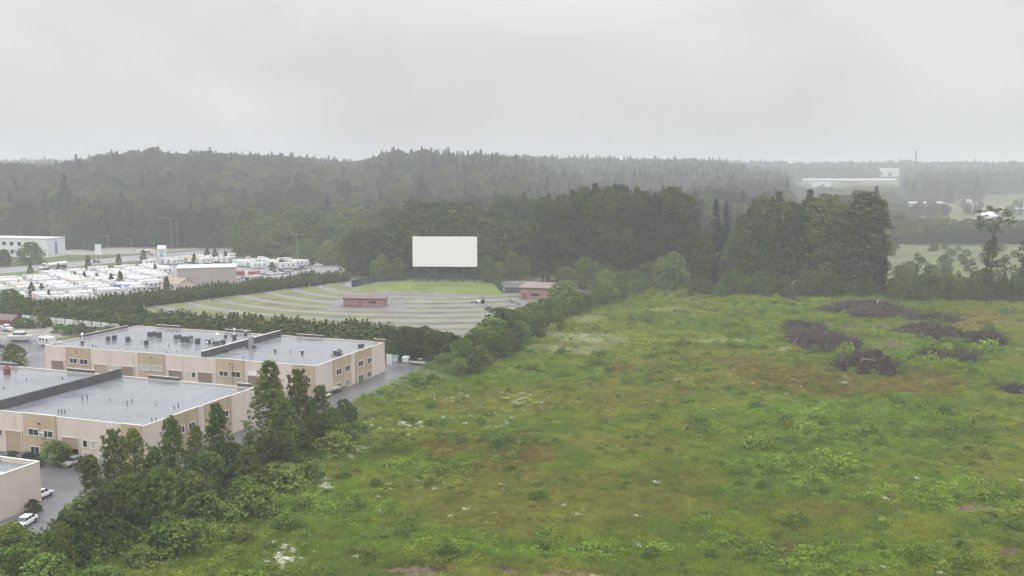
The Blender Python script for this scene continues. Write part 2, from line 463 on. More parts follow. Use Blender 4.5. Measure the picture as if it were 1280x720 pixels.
# ------------------------------------------------------------------ instanced cover (stuff)
def scatter(name, pts, scl, rot, idx, protos, tint=None, label=None, zof=None):
    n = len(pts)
    me = bpy.data.meshes.new(name)
    me.vertices.add(n); me.vertices.foreach_set('co', np.asarray(pts, np.float32).reshape(-1))
    a = me.attributes.new('scl', 'FLOAT_VECTOR', 'POINT'); a.data.foreach_set('vector', np.asarray(scl, np.float32).reshape(-1))
    a = me.attributes.new('rot', 'FLOAT', 'POINT'); a.data.foreach_set('value', np.asarray(rot, np.float32))
    a = me.attributes.new('idx', 'INT', 'POINT'); a.data.foreach_set('value', np.asarray(idx, np.int32))
    if tint is not None:
        a = me.attributes.new('tint', 'FLOAT_COLOR', 'POINT')
        a.data.foreach_set('color', np.concatenate([tint, np.ones((n, 1))], 1).astype(np.float32).reshape(-1))
    o = link(name, me)
    ng = bpy.data.node_groups.new(name, 'GeometryNodeTree')
    ng.interface.new_socket('Geometry', in_out='INPUT', socket_type='NodeSocketGeometry')
    ng.interface.new_socket('Geometry', in_out='OUTPUT', socket_type='NodeSocketGeometry')
    N = ng.nodes; L = ng.links
    gi = N.new('NodeGroupInput'); go = N.new('NodeGroupOutput')
    def attr(nm, typ):
        x = N.new('GeometryNodeInputNamedAttribute'); x.data_type = typ; x.inputs['Name'].default_value = nm
        return x.outputs['Attribute']
    sc = attr('scl', 'FLOAT_VECTOR'); ro = attr('rot', 'FLOAT'); ix = attr('idx', 'INT')
    cx = N.new('ShaderNodeCombineXYZ'); L.new(ro, cx.inputs['Z'])
    jn = N.new('GeometryNodeJoinGeometry')
    for k, p in enumerate(protos):
        oi = N.new('GeometryNodeObjectInfo'); oi.transform_space = 'ORIGINAL'; oi.inputs['Object'].default_value = p
        oi.inputs['As Instance'].default_value = True
        cmp_ = N.new('FunctionNodeCompare'); cmp_.data_type = 'INT'; cmp_.operation = 'EQUAL'
        L.new(ix, [i for i in cmp_.inputs if i.name == 'A' and i.type == 'INT'][0])
        [i for i in cmp_.inputs if i.name == 'B' and i.type == 'INT'][0].default_value = k
        ip = N.new('GeometryNodeInstanceOnPoints')
        L.new(gi.outputs[0], ip.inputs['Points']); L.new(cmp_.outputs['Result'], ip.inputs['Selection'])
        L.new(oi.outputs['Geometry'], ip.inputs['Instance']); L.new(cx.outputs['Vector'], ip.inputs['Rotation']); L.new(sc, ip.inputs['Scale'])
        L.new(ip.outputs['Instances'], jn.inputs['Geometry'])
    L.new(jn.outputs['Geometry'], go.inputs[0])
    md = o.modifiers.new('cover', 'NODES'); md.node_group = ng
    tag(o, label, None, None, 'stuff')
    return o

# ------------------------------------------------------------------ ground sheet
def spaced(lo, hi, n, p=2.2):
    t = np.linspace(-1, 1, n)
    v = np.sign(t) * np.abs(t) ** p
    return np.where(v < 0, -v * lo, v * hi)

def build_ground():
    xs = spaced(-2600, 2600, 181, 1.6)
    ys = np.concatenate([np.linspace(-300, 700, 40), np.linspace(720, 1500, 60), np.linspace(1530, 4300, 50)])
    X, Y = np.meshgrid(xs, ys)
    Z = ground_z(X, Y)
    V = np.stack([X, Y, Z], -1).reshape(-1, 3)
    nx = len(xs); ny = len(ys)
    i = np.arange(nx - 1)[None, :] + nx * np.arange(ny - 1)[:, None]
    Fq = np.stack([i, i + 1, i + 1 + nx, i + nx], -1).reshape(-1, 4)
    me = bpy.data.meshes.new('ground'); me.from_pydata(V.tolist(), [], Fq.tolist())
    me.polygons.foreach_set('use_smooth', np.ones(len(Fq), bool))
    me.materials.append(mat('rough_pasture', (.075, .09, .038), .95, .1, var=.35, nscale=.02))
    tag(link('ground', me), 'flat green valley floor rising to wooded hills', None, None, 'structure')
build_ground()

def sheet(name, pts, z, m, label=None, world=False, kind='structure'):
    b = MB()
    P = [(p[0], p[1], z) if world else tuple(at(p[0], p[1], 0).xy) + (z,) for p in pts]
    a = sum(P[i][0] * P[(i + 1) % len(P)][1] - P[(i + 1) % len(P)][0] * P[i][1] for i in range(len(P)))
    if a < 0: P = P[::-1]
    b.poly(P, m)
    return tag(b.obj(name), label, None, None, kind)

sheet('yard_paving', [(-260, 424), (60, 424), (300, 436), (480, 442), (556, 450), (520, 470), (440, 512), (330, 580), (180, 690), (60, 790), (-330, 790)], .03, 'asphalt', 'wet dark asphalt round the cream warehouses')
sheet('storage_yard', [(-260, 392), (0, 392), (130, 402), (175, 408), (60, 424), (-260, 424)], .035, 'gravel', 'grey gravel storage yard behind the warehouses')
sheet('vehicle_lot', [(-130, 352), (60, 344), (200, 329), (330, 321), (400, 326), (450, 333), (430, 343), (150, 374), (-130, 396)], .03, 'road', 'asphalt of the white trailer lot')
sheet('highway', [(-200, 347), (0, 335), (60, 330.5), (110, 325.5), (160, 320), (240, 314), (330, 309), (330, 315), (240, 320.5), (160, 327), (110, 332), (60, 337), (0, 342), (-200, 355)], .04, 'road', 'wet grey highway passing the trailer lot')
sheet('lay_by', [(70, 314), (135, 309), (200, 306), (330, 300), (345, 307), (150, 318), (72, 319)], .03, 'gravel', 'pale pull-in beyond the highway')
sheet('access_road', [(362, 340), (400, 333), (446, 326), (470, 323), (474, 326), (448, 331), (405, 340), (380, 345)], .045, 'road', 'grey road beside the hedge end')
sheet('back_road', [(626, 349), (700, 347), (790, 349), (790, 353), (700, 354), (630, 354)], .04, 'gravel', 'pale gravel road behind the pink building')
LOT = [(40, 396), (160, 385), (437, 350), (640, 349), (700, 352), (775, 355), (770, 366), (700, 382), (640, 408), (600, 444), (420, 434), (150, 410)]
sheet('drive_in_lot', LOT, .02, 'lot', 'wet grey drive-in parking surface')

# arcs of rough grass and pale lanes round the foot of the screen
SC = at(556, 352)
def arcs():
    for k, (r0, w, m, nm, zz) in enumerate([(40 + 13.2 * i, 8.3, 'strip', 'grass_strip', .028) for i in range(13)] +
                                       [(46.6 + 13.2 * i, 1.9, 'pave_pale', 'pale_lane', .026) for i in range(13)]):
        b = MB(); n = 150
        for j in range(n):
            a0 = R(180 + 180 * j / n); a1 = R(180 + 180 * (j + 1) / n)
            am = (a0 + a1) / 2
            cx, cy = SC.x + math.cos(am) * r0, SC.y + math.sin(am) * r0
            px, py = proj(cx, cy)
            if not inpoly([px], [py], LOT)[0]: continue
            lim = 560 if m == 'strip' else 640
            if m == 'strip' and (r0 < 60 and px > 470): continue
            if px > 655 - (r0 - 40) * .25: continue
            if m == 'strip' and abs(px - 455) < 34 and abs(py - 379) < 8: continue
            wob = lambda a: .5 * math.sin(a * 23 + k) + .5 * math.sin(a * 67 + k * 2)
            ws = .60 + .40 * min(1, max(0, (500 - px) / 120)) if m == 'strip' else 1
            q = []
            for a, s in ((a0, -1), (a1, -1), (a1, 1), (a0, 1)):
                rr = r0 + s * (w / 2 * ws) + (wob(a) * .35 if s > 0 else -wob(a + 1) * .35)
                q.append((SC.x + math.cos(a) * rr, SC.y + math.sin(a) * rr, zz))
            b.poly(q, m)
        if b.f: tag(b.obj(nm), None, None, None, 'structure')
arcs()
sheet('screen_lawn', [(436, 361), (470, 355), (512, 351), (600, 351), (618, 355), (630, 369), (600, 368), (520, 366), (470, 364)], .06, 'lawn', 'bright mown lawn before the screen')
sheet('booth_apron', [(405, 383), (430, 378), (500, 378), (520, 384), (480, 389), (410, 388)], .034, 'lot', 'wet paving round the booth')
# far fields on the right
def fsheet(name, pts, m, lift, label):
    b = MB()
    P = []
    for (px, d) in pts:
        x, y = atd(px, d); P.append((x, y))
    a = sum(P[i][0] * P[(i + 1) % len(P)][1] - P[(i + 1) % len(P)][0] * P[i][1] for i in range(len(P)))
    if a < 0: P = P[::-1]
    # split each long edge so that the sheet follows the ground
    from itertools import product
    (x0, y0), (x1, y1), (x2, y2), (x3, y3) = P
    n = 24
    idx = {}
    for i in range(n + 1):
        for j in range(n + 1):
            u, v = i / n, j / n
            x = (x0 * (1 - u) + x1 * u) * (1 - v) + (x3 * (1 - u) + x2 * u) * v
            y = (y0 * (1 - u) + y1 * u) * (1 - v) + (y3 * (1 - u) + y2 * u) * v
            idx[i, j] = (x, y, float(ground_z(x, y)) + lift)
    for i, j in product(range(n), range(n)):
        b.poly([idx[i, j], idx[i + 1, j], idx[i + 1, j + 1], idx[i, j + 1]], m)
    tag(b.obj(name), label, None, None, 'structure')
M['field'] = mat('pale_pasture', (.085, .10, .042), .95, .1, var=.3, nscale=.03, dirt=(.085, .09, .05))
M['field_dry'] = mat('dry_pasture', (.10, .10, .055), .95, .1, var=.25, nscale=.02)
fsheet('pasture', [(1095, 470), (1340, 455), (1340, 700), (1100, 690)], 'field', .05, 'pale green pasture behind the ragged trees')
fsheet('pasture', [(1105, 840), (1340, 850), (1340, 1130), (1120, 1200)], 'field', .25, 'far green field beyond the willow belt')
fsheet('pasture', [(1130, 1230), (1340, 1180), (1340, 1420), (1150, 1500)], 'field_dry', .6, 'dry pale field below the far wood')
fsheet('far_road', [(1128, 1560), (1175, 1600), (1175, 1650), (1128, 1610)], 'pave_pale', .8, 'pale far road')

# ------------------------------------------------------------------ meadow
MEADOW = [(-90, 860), (-90, 700), (60, 668), (190, 640), (310, 600), (380, 560), (432, 518), (520, 474), (600, 448), (640, 420), (700, 392), (770, 370), (860, 362), (1010, 368), (1120, 372), (1370, 384), (1370, 860)]
PATCH = [  # px, py, rx, ry, kind
    (1090, 487, 160, 13, 'brown'), (880, 458, 90, 14, 'brown'), (985, 472, 80, 16, 'brown'), (760, 462, 60, 8, 'brown'), (620, 585, 70, 14, 'brown'), (1230, 410, 60, 22, 'olive'), (1225, 400, 60, 12, 'brown'),
    (640, 505, 110, 14, 'olive'), (560, 508, 40, 9, 'olive'), (760, 640, 160, 34, 'olive'), (600, 640, 120, 30, 'olive'), (640, 570, 60, 20, 'brown'),
    (560, 560, 30, 12, 'brown'), (480, 565, 30, 12, 'dark'), (1020, 640, 60, 10, 'olive'), (870, 480, 80, 18, 'olive'), (760, 500, 120, 22, 'olive'),
    (1140, 470, 60, 8, 'brown'), (930, 385, 80, 9, 'olive'), (880, 600, 50, 14, 'olive'), (710, 600, 80, 10, 'olive'), (800, 560, 90, 12, 'olive'),
    (735, 425, 48, 9, 'pale'), (735, 402, 30, 7, 'pale'), (895, 430, 36, 3.5, 'pale'), (700, 440, 60, 6, 'pale'), (840, 389, 28, 2.5, 'pale'),
    (455, 502, 26, 8, 'silver'), (492, 488, 26, 8, 'silver'), (530, 474, 26, 7, 'silver'), (430, 520, 20, 7, 'silver'),
    (1090, 540, 200, 34, 'lush'), (980, 590, 110, 26, 'lush'), (1180, 620, 110, 30, 'lush'), (1080, 700, 160, 22, 'lush'), (760, 690, 160, 12, 'lush'),
    (520, 680, 120, 22, 'lush'), (420, 640, 70, 30, 'lush'), (350, 610, 40, 14, 'lush'), (520, 585, 80, 14, 'lush'), (700, 470, 70, 14, 'lush'), (1180, 440, 90, 12, 'lush'), (1000, 520, 60, 16, 'lush'), (960, 385, 60, 6, 'lush'),
    (660, 545, 26, 3, 'soil'), (515, 716, 46, 9, 'soil'), (632, 716, 24, 6, 'soil'), (715, 718, 40, 6, 'soil'), (980, 690, 26, 6, 'soil'), (1222, 636, 32, 6, 'soil'),
    (1090, 410, 44, 6, 'sand'), (1120, 436, 24, 8, 'sand'), (1020, 409, 26, 4, 'sand'), (365, 585, 16, 7, 'soil'), (340, 640, 20, 8, 'soil'), (1270, 690, 20, 10, 'soil'),
    (1200, 545, 60, 10, 'dark'), (1000, 555, 40, 6, 'dark'), (820, 402, 48, 9, 'reed'), (900, 410, 40, 9, 'reed'), (1180, 510, 40, 10, 'reed'), (860, 460, 50, 6, 'lush'),
] + [(a, b, rx * 1.05, ry * 1.15, 'heap') for a, b, rx, ry in ((1085, 460, 44, 11), (1030, 428, 48, 13), (1005, 411, 28, 6), (1085, 390, 62, 9), (1165, 399, 40, 5), (1160, 414, 46, 5), (1185, 423, 38, 7), (1235, 427, 22, 8), (1170, 446, 20, 6), (1207, 449, 18, 6), (1272, 490, 20, 5))]
PC = {'heap': (.040, .031, .028),'brown': (.190, .160, .050), 'olive': (.205, .205, .048), 'pale': (.33, .34, .18), 'silver': (.24, .28, .15), 'lush': (.165, .255, .040),
      'soil': (.15, .105, .08), 'sand': (.26, .20, .15), 'dark': (.09, .115, .035), 'reed': (.13, .185, .045)}
BASE1 = np.array((.178, .222, .036)); BASE2 = np.array((.222, .245, .046)); BASE3 = np.array((.132, .188, .034))

def cover(x, y):
    """what grows where: colour and weights"""
    px, py = proj(x, y)
    n1 = fbm(x / 9, y / 9, 21); n2 = fbm(x / 26, y / 26, 33); n3 = fbm(x / 3.2, y / 3.2, 45)
    c = BASE1[None] + (BASE2 - BASE1)[None] * sstep(.42, .62, n2)[:, None]
    c = c + (BASE3 - c) * (sstep(.52, .68, n1) * .8)[:, None]
    br = sstep(.56, .7, fbm(x / 14 + 50, y / 14, 61))[:, None] * .22
    c = c + (np.array(PC['brown']) - c) * br
    W = {k: np.zeros(len(x)) for k in PC}
    wx = (fbm(x / 7, y / 7, 71) - .5) * 1.5 + (n3 - .5) * .8; wy = (fbm(x / 7, y / 7, 81) - .5) * 1.5 + (n3 - .5) * .6
    for (a, b, rx, ry, k) in PATCH:
        q = ((px - a) / rx + wx) ** 2 + ((py - b) / ry + wy) ** 2
        w = 1 - sstep(.35, 1.35, q)
        w *= {'soil': 1, 'heap': .62, 'sand': .6, 'pale': .75, 'silver': .8, 'brown': 1.0, 'olive': .8, 'lush': .75, 'dark': .6, 'reed': .8}[k]
        W[k] = np.maximum(W[k], w)
        c = c + (np.array(PC[k]) - c) * w[:, None]
    c = c * (.74 + .52 * n3)[:, None]
    return c, W, n1, n2, n3

def meadow_z(x, y):
    px, py = proj(x, y)
    z = .12 + .75 * (fbm(x / 16, y / 16, 101) - .42) + .35 * (fbm(x / 4, y / 4, 111) - .5)
    # a low bank along the paved lane
    d = np.abs((px - 470) * .42 + (py - 498)) / 9
    z = z + 1.6 * np.exp(-d ** 2) * (px > 425) * (px < 570)
    return np.maximum(z, .08)

def build_meadow():
    xs = np.arange(-150, 260, .9); ys = np.arange(100, 455, .9)
    X, Y = np.meshgrid(xs, ys)
    x = X.ravel(); y = Y.ravel()
    px, py = proj(x, y)
    ins = inpoly(px, py, MEADOW)
    Z = meadow_z(x, y)
    nx = len(xs); ny = len(ys)
    i = (np.arange(nx - 1)[None, :] + nx * np.arange(ny - 1)[:, None]).ravel()
    Fq = np.stack([i, i + 1, i + 1 + nx, i + nx], -1)
    k4 = ins[Fq]
    edge = k4.any(1) & ~k4.all(1)
    Fq = Fq[k4.any(1)]
    # skirt: outside corners drop into the ground
    Z = np.where(ins, Z, -.1)
    used = np.unique(Fq); remap = -np.ones(len(x), int); remap[used] = np.arange(len(used))
    V = np.stack([x[used], y[used], Z[used]], 1)
    me = bpy.data.meshes.new('meadow'); me.from_pydata(V.tolist(), [], remap[Fq].tolist())
    me.polygons.foreach_set('use_smooth', np.ones(len(Fq), bool))
    c = cover(x[used], y[used])[0]
    a = me.attributes.new('tint', 'FLOAT_COLOR', 'POINT')
    a.data.foreach_set('color', np.concatenate([c, np.ones((len(c), 1))], 1).astype(np.float32).reshape(-1))
    m, nt, N, L = newmat('meadow_turf')
    at_ = N.new('ShaderNodeAttribute'); at_.attribute_name = 'tint'
    g = N.new('ShaderNodeNewGeometry'); n = N.new('ShaderNodeTexNoise'); n.inputs['Scale'].default_value = 1.4; n.inputs['Detail'].default_value = 6
    L.new(g.outputs['Position'], n.inputs['Vector'])
    mr = N.new('ShaderNodeMapRange'); mr.inputs['From Min'].default_value = .3; mr.inputs['From Max'].default_value = .7
    mr.inputs['To Min'].default_value = .38; mr.inputs['To Max'].default_value = 1.0
    L.new(n.outputs['Fac'], mr.inputs['Value'])
    vm = N.new('ShaderNodeVectorMath'); vm.operation = 'SCALE'
    L.new(at_.outputs['Color'], vm.inputs[0]); L.new(mr.outputs['Result'], vm.inputs['Scale'])
    b = N.new('ShaderNodeBump'); b.inputs['Strength'].default_value = .8; b.inputs['Distance'].default_value = .3
    L.new(n.outputs['Fac'], b.inputs['Height'])
    d = N.new('ShaderNodeBsdfDiffuse'); L.new(vm.outputs['Vector'], d.inputs['Color']); L.new(b.outputs['Normal'], d.inputs['Normal'])
    out(nt, d.outputs['BSDF'])
    me.materials.append(m)
    tag(link('meadow', me), 'overgrown green meadow with brown and pale patches', None, None, 'structure')
build_meadow()

def blade_patch(seed, n, rad, h, w, lean=.35):
    rg = np.random.default_rng(seed)
    a = rg.random(n) * 6.283; r = rad * np.sqrt(rg.random(n))
    b = np.stack([r * np.cos(a), r * np.sin(a), np.full(n, -.05)], 1)
    hh = h * rg.uniform(.5, 1.2, n) * (1 - .35 * (r / rad) ** 2)
    tip = b + np.stack([rg.normal(size=n) * lean * hh, rg.normal(size=n) * lean * hh, hh], 1)
    s = unit(np.stack([np.cos(a * 7), np.sin(a * 7), np.zeros(n)], 1)) * w
    mid = (b + tip) / 2 + np.stack([np.zeros(n), np.zeros(n), hh * .12], 1)
    return np.stack([b - s, b + s, mid + s * .8, tip], 1), b, tip

def covers():
    protos = []
    holder_pts = [(690, 560), (720, 590), (760, 610), (800, 630), (840, 560), (880, 640)]
    def pobj(name, me, k, label):
        p = at(*holder_pts[k % 6]); x = p.x + k; y = p.y
        z = float(meadow_z(np.array([x]), np.array([y]))[0])
        o = link(name, me, None, (x, y, z)); tag(o, label, None, None, 'stuff'); return o
    for s in range(3):
        Q, _, _ = blade_patch(200 + s, 170, 1.0, .62, .045)
        protos.append(pobj('grass_tuft', quadmesh('grass_tuft', Q, [M['blade']]), s, 'rough meadow grass'))
    for s in range(3):
        rg = np.random.default_rng(220 + s)
        q = crown_quads(220 + s, [.8, .62, 1.1][s], .0, [.85, .95, .6][s], ['dome', 'dome', 'oval'][s], 44, 9, .075, .26, 1.1, .15)
        protos.append(pobj('weed_clump', quadmesh('weed_clump', q, [M['weed']]), 3 + s, 'leafy green weeds in the meadow'))
    # flowering weeds: leafy base and white umbels
    q = crown_quads(240, .8, .0, .8, 'dome', 20, 10, .11, .34, .8, .2)
    rg = np.random.default_rng(241); n = 34
    P = np.stack([rg.normal(size=n) * .45, rg.normal(size=n) * .45, rg.uniform(.75, 1.1, n)], 1)
    fq = leaves(P, rg.normal(size=(n, 3)) * .3 + np.array([0, 0, 1]), .085, rg, .9)
    mi = np.concatenate([np.zeros(len(q)), np.ones(len(fq))])
    protos.append(pobj('flowering_weed', quadmesh('flowering_weed', np.concatenate([q, fq]), [M['weed'], M['flower']], mi), 8, 'white flowering weeds in the meadow'))

    def grid(sp, d0, d1, poly=MEADOW, jit=.5):
        xs = np.arange(-150, 262, sp); ys = np.arange(d0, d1, sp)
        X, Y = np.meshgrid(xs, ys)
        x = X.ravel() + rng.uniform(-jit, jit, X.size) * sp; y = Y.ravel() + rng.uniform(-jit, jit, X.size) * sp
        px, py = proj(x, y)
        k = inpoly(px, py, poly) & (px > -40) & (px < 1320) & (py < 760)
        return x[k], y[k]
    PX = []; SX = []; IX = []; TX = []
    for sp, d0, d1, sc in ((1.0, 110, 210, 1.0), (1.35, 210, 300, 1.3), (1.9, 300, 450, 1.8)):
        x, y = grid(sp, d0, d1)
        c, W, n1, n2, n3 = cover(x, y)
        bare = np.maximum(np.maximum(W['soil'], W['sand']), W['heap'] * 1.1)
        k = rng.random(len(x)) > bare * 1.15
        x, y, c, n1, n3 = x[k], y[k], c[k], n1[k], n3[k]; W = {q: v[k] for q, v in W.items()}
        s = sc * (.75 + .6 * n1) * (1 - .35 * W['olive'] - .3 * W['brown'] + .25 * W['reed'])
        PX.append(np.stack([x, y, meadow_z(x, y)], 1)); SX.append(np.stack([s * 1.1, s * 1.1, s / sc * (1 + .25 * (sc - 1))], 1))
        IX.append(rng.integers(0, 3, len(x))); TX.append(c * rng.uniform(.85, 1.2, (len(x), 1)) * 1.05)
    for sp, d0, d1, sc in ((1.15, 110, 230, 1.0), (1.7, 230, 450, 1.5)):
        x, y = grid(sp, d0, d1)
        c, W, n1, n2, n3 = cover(x, y)
        nn = fbm(x / 7, y / 7, 131)
        pr = .30 + sstep(.42, .72, nn) * .38 + .45 * (rng.random(len(x)) < sstep(.45, .62, n3)) + .55 * W['lush'] + W['silver'] + .6 * W['reed'] - .45 * W['olive'] - .4 * W['brown'] - 1.4 * np.maximum(np.maximum(W['soil'], W['sand']), W['heap']) + .2 * W['dark']
        px, py = proj(x, y)
        pr = pr + .35 * sstep(640, 720, py) + .25 * (px < 560)
        k = rng.random(len(x)) < pr
        x, y, c, nn = x[k], y[k], c[k], nn[k]; W = {q: v[k] for q, v in W.items()}
        s = sc * (.42 + .55 * sstep(.4, .8, nn) + .38 * W['lush'] - .12 * W['olive']) * np.exp(rng.normal(size=len(x)) * .36) * 1.0 + .08
        PX.append(np.stack([x, y, meadow_z(x, y) - .05], 1)); SX.append(np.stack([s, s, s * rng.uniform(.7, 1.1, len(x))], 1))
        IX.append(3 + rng.integers(0, 3, len(x)))
        g = np.array((.16, .225, .036))
        cl = sstep(.50, .66, fbm(x / 2.6, y / 2.6, 141))[:, None]
        TX.append((c * .75 + g * .25) * rng.uniform(.82, 1.16, (len(x), 1)) * (1.1 - .28 * cl))
    # bramble hummocks: bigger dark leafy clumps in loose groups
    x, y = grid(1.5, 110, 440)
    c, W, n1, n2, n3 = cover(x, y)
    q = fbm(x / 5 + 30, y / 5, 151) + .10 * fbm(x / 40, y / 40, 161)
    k = (q > .685) & (np.maximum(W['soil'], W['heap']) < .3) & (rng.random(len(x)) < .8 - .6 * W['olive'])
    x, y, q = x[k], y[k], q[k]
    s = (.7 + 5 * (q - .685)) * rng.uniform(.7, 1.3, len(x))
    PX.append(np.stack([x, y, meadow_z(x, y) - .1], 1)); SX.append(np.stack([s * 1.1, s * 1.1, s], 1)); IX.append(3 + rng.integers(0, 3, len(x)))
    TX.append(np.array((.105, .155, .034))[None] * rng.uniform(.7, 1.5, (len(x), 1)))
    print('hummocks', len(x))
    # white flowers in their own patches
    FL = [(730, 425, 30, 8, 60), (900, 430, 26, 3, 24), (740, 402, 24, 5, 24), (560, 500, 40, 12, 14), (435, 570, 16, 7, 46), (448, 566, 10, 4, 16), (503, 533, 12, 3, 20), (520, 532, 16, 3, 20), (407, 613, 6, 3, 20), (405, 604, 5, 2, 6), (352, 706, 10, 8, 24), (664, 464, 9, 4, 26), (655, 505, 30, 8, 26), (978, 440, 8, 4, 16),
          (600, 528, 50, 12, 22), (690, 425, 60, 12, 40), (1052, 482, 9, 2, 16), (690, 458, 8, 2, 8), (360, 700, 50, 20, 18), (480, 540, 60, 12, 24), (900, 660, 260, 60, 9), (1140, 560, 120, 60, 8), (540, 620, 120, 50, 12), (1000, 500, 100, 30, 14), (675, 692, 8, 3, 3)]
    fx = []; 
    for (a, b, rx, ry, n) in FL:
        for _ in range(n):
            q = at(a + rnd.gauss(0, rx * .55), b + rnd.gauss(0, ry * .55)); fx.append((q.x, q.y))
    fx = np.array(fx); x, y = fx[:, 0], fx[:, 1]
    s = rng.uniform(.4, .8, len(x))
    PX.append(np.stack([x, y, meadow_z(x, y)], 1)); SX.append(np.stack([s, s, s], 1)); IX.append(np.full(len(x), 6)); TX.append(cover(x, y)[0])
    PX = np.concatenate(PX); SX = np.concatenate(SX); IX = np.concatenate(IX); TX = np.concatenate(TX)
    print('meadow instances', len(PX))
    scatter('meadow_growth', PX, SX, rng.random(len(PX)) * 6.28, IX, protos, TX, 'tall grass, weeds and white flowers covering the meadow')
covers()

# ------------------------------------------------------------------ warehouses
ANG = R(-20.2)
class Frame:
    """local frame of a building: origin o, x along the front (to the right), y to the back"""
    def __init__(s, o, ang): s.o = Vector((o[0], o[1], 0)); s.a = ang; s.u = Vector((math.cos(ang), math.sin(ang), 0)); s.w = Vector((-math.sin(ang), math.cos(ang), 0))
    def loc(s, p): d = p - s.o; return Vector((d.dot(s.u), d.dot(s.w), p.z))
    def _hit(s, px, py, n, off):
        d = ray(px, py); c = Vector((0, 0, H)); t = (off - (c - s.o).dot(n)) / d.dot(n)
        return s.loc(c + d * t)
    def front(s, px, py, y=0.): p = s._hit(px, py, s.w, y); return p.x, p.z
    def side(s, px, py, x=0.): p = s._hit(px, py, s.u, x); return p.y, p.z
    def roof(s, px, py, z): p = s.loc(at(px, py, z)); return p.x, p.y

def window(root, fr, face, px0, px1, py0, py1, pane='glass', name='window', mull=True):
    """window on the front (y=0) or right side (x=0) of a building, given by its place on that wall"""
    f = fr.front if face == 'f' else fr.side
    (a0, z1) = f(px0, (py0)); (a1, _) = f(px1, py0); (am, z0) = f((px0 + px1) / 2, py1)
    (_, z1) = f((px0 + px1) / 2, py0)
    off = root.get('proud', .0)
    def bx(b, a, c, d0, d1, z0, z1, m):
        if face == 'f': b.box(a, c, -d1, -d0, z0, z1, m)
        else: b.box(d0, d1, a, c, z0, z1, m)
    a0, a1 = min(a0, a1), max(a0, a1); t = .12
    b = MB()
    D = .02 + off
    bx(b, a0 - t, a1 + t, D, D + .10, z1, z1 + t, 'trim'); bx(b, a0 - t * 1.4, a1 + t * 1.4, D, D + .16, z0 - t, z0, 'trim')
    bx(b, a0 - t, a0, D, D + .10, z0, z1, 'trim'); bx(b, a1, a1 + t, D, D + .10, z0, z1, 'trim')
    if mull: bx(b, (a0 + a1) / 2 - .05, (a0 + a1) / 2 + .05, D, D + .08, z0, z1, 'trim')
    w = b.obj(name, root)
    b = MB(); bx(b, a0, a1, D, D + .04, z0, z1, pane); b.obj('pane', w)
    return w

def shutter(root, fr, px0, px1, py0, m='door_brown', open_=0.):
    (a0, z1) = fr.front(px0, py0); (a1, _) = fr.front(px1, py0); _, z1 = fr.front((px0 + px1) / 2, py0)
    b = MB(); D = .02; zb = open_ * z1
    b.box(a0, a1, -D - .05, -D, zb, z1, m)
    n = 7
    for i in range(n):
        z = zb + (z1 - zb) * (i + .5) / n
        b.box(a0 + .05, a1 - .05, -D - .075, -D - .052, z - (z1 - zb) / n * .42, z + (z1 - zb) / n * .42, m)
    d = b.obj('garage_door', root)
    b = MB()
    b.box(a0 - .22, a0, -D - .2, -D, .06, z1 + .22, 'cream'); b.box(a1, a1 + .22, -D - .2, -D, .06, z1 + .22, 'cream'); b.box(a0, a1, -D - .2, -D, z1, z1 + .22, 'cream')
    b.obj('door_frame', d)
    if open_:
        b = MB(); b.box(a0, a1, -D - .03, -D, .06, zb - .002, 'black'); b.obj('interior_shade_panel', d)  # flat black panel painted as the dark interior; the wall behind is uncut

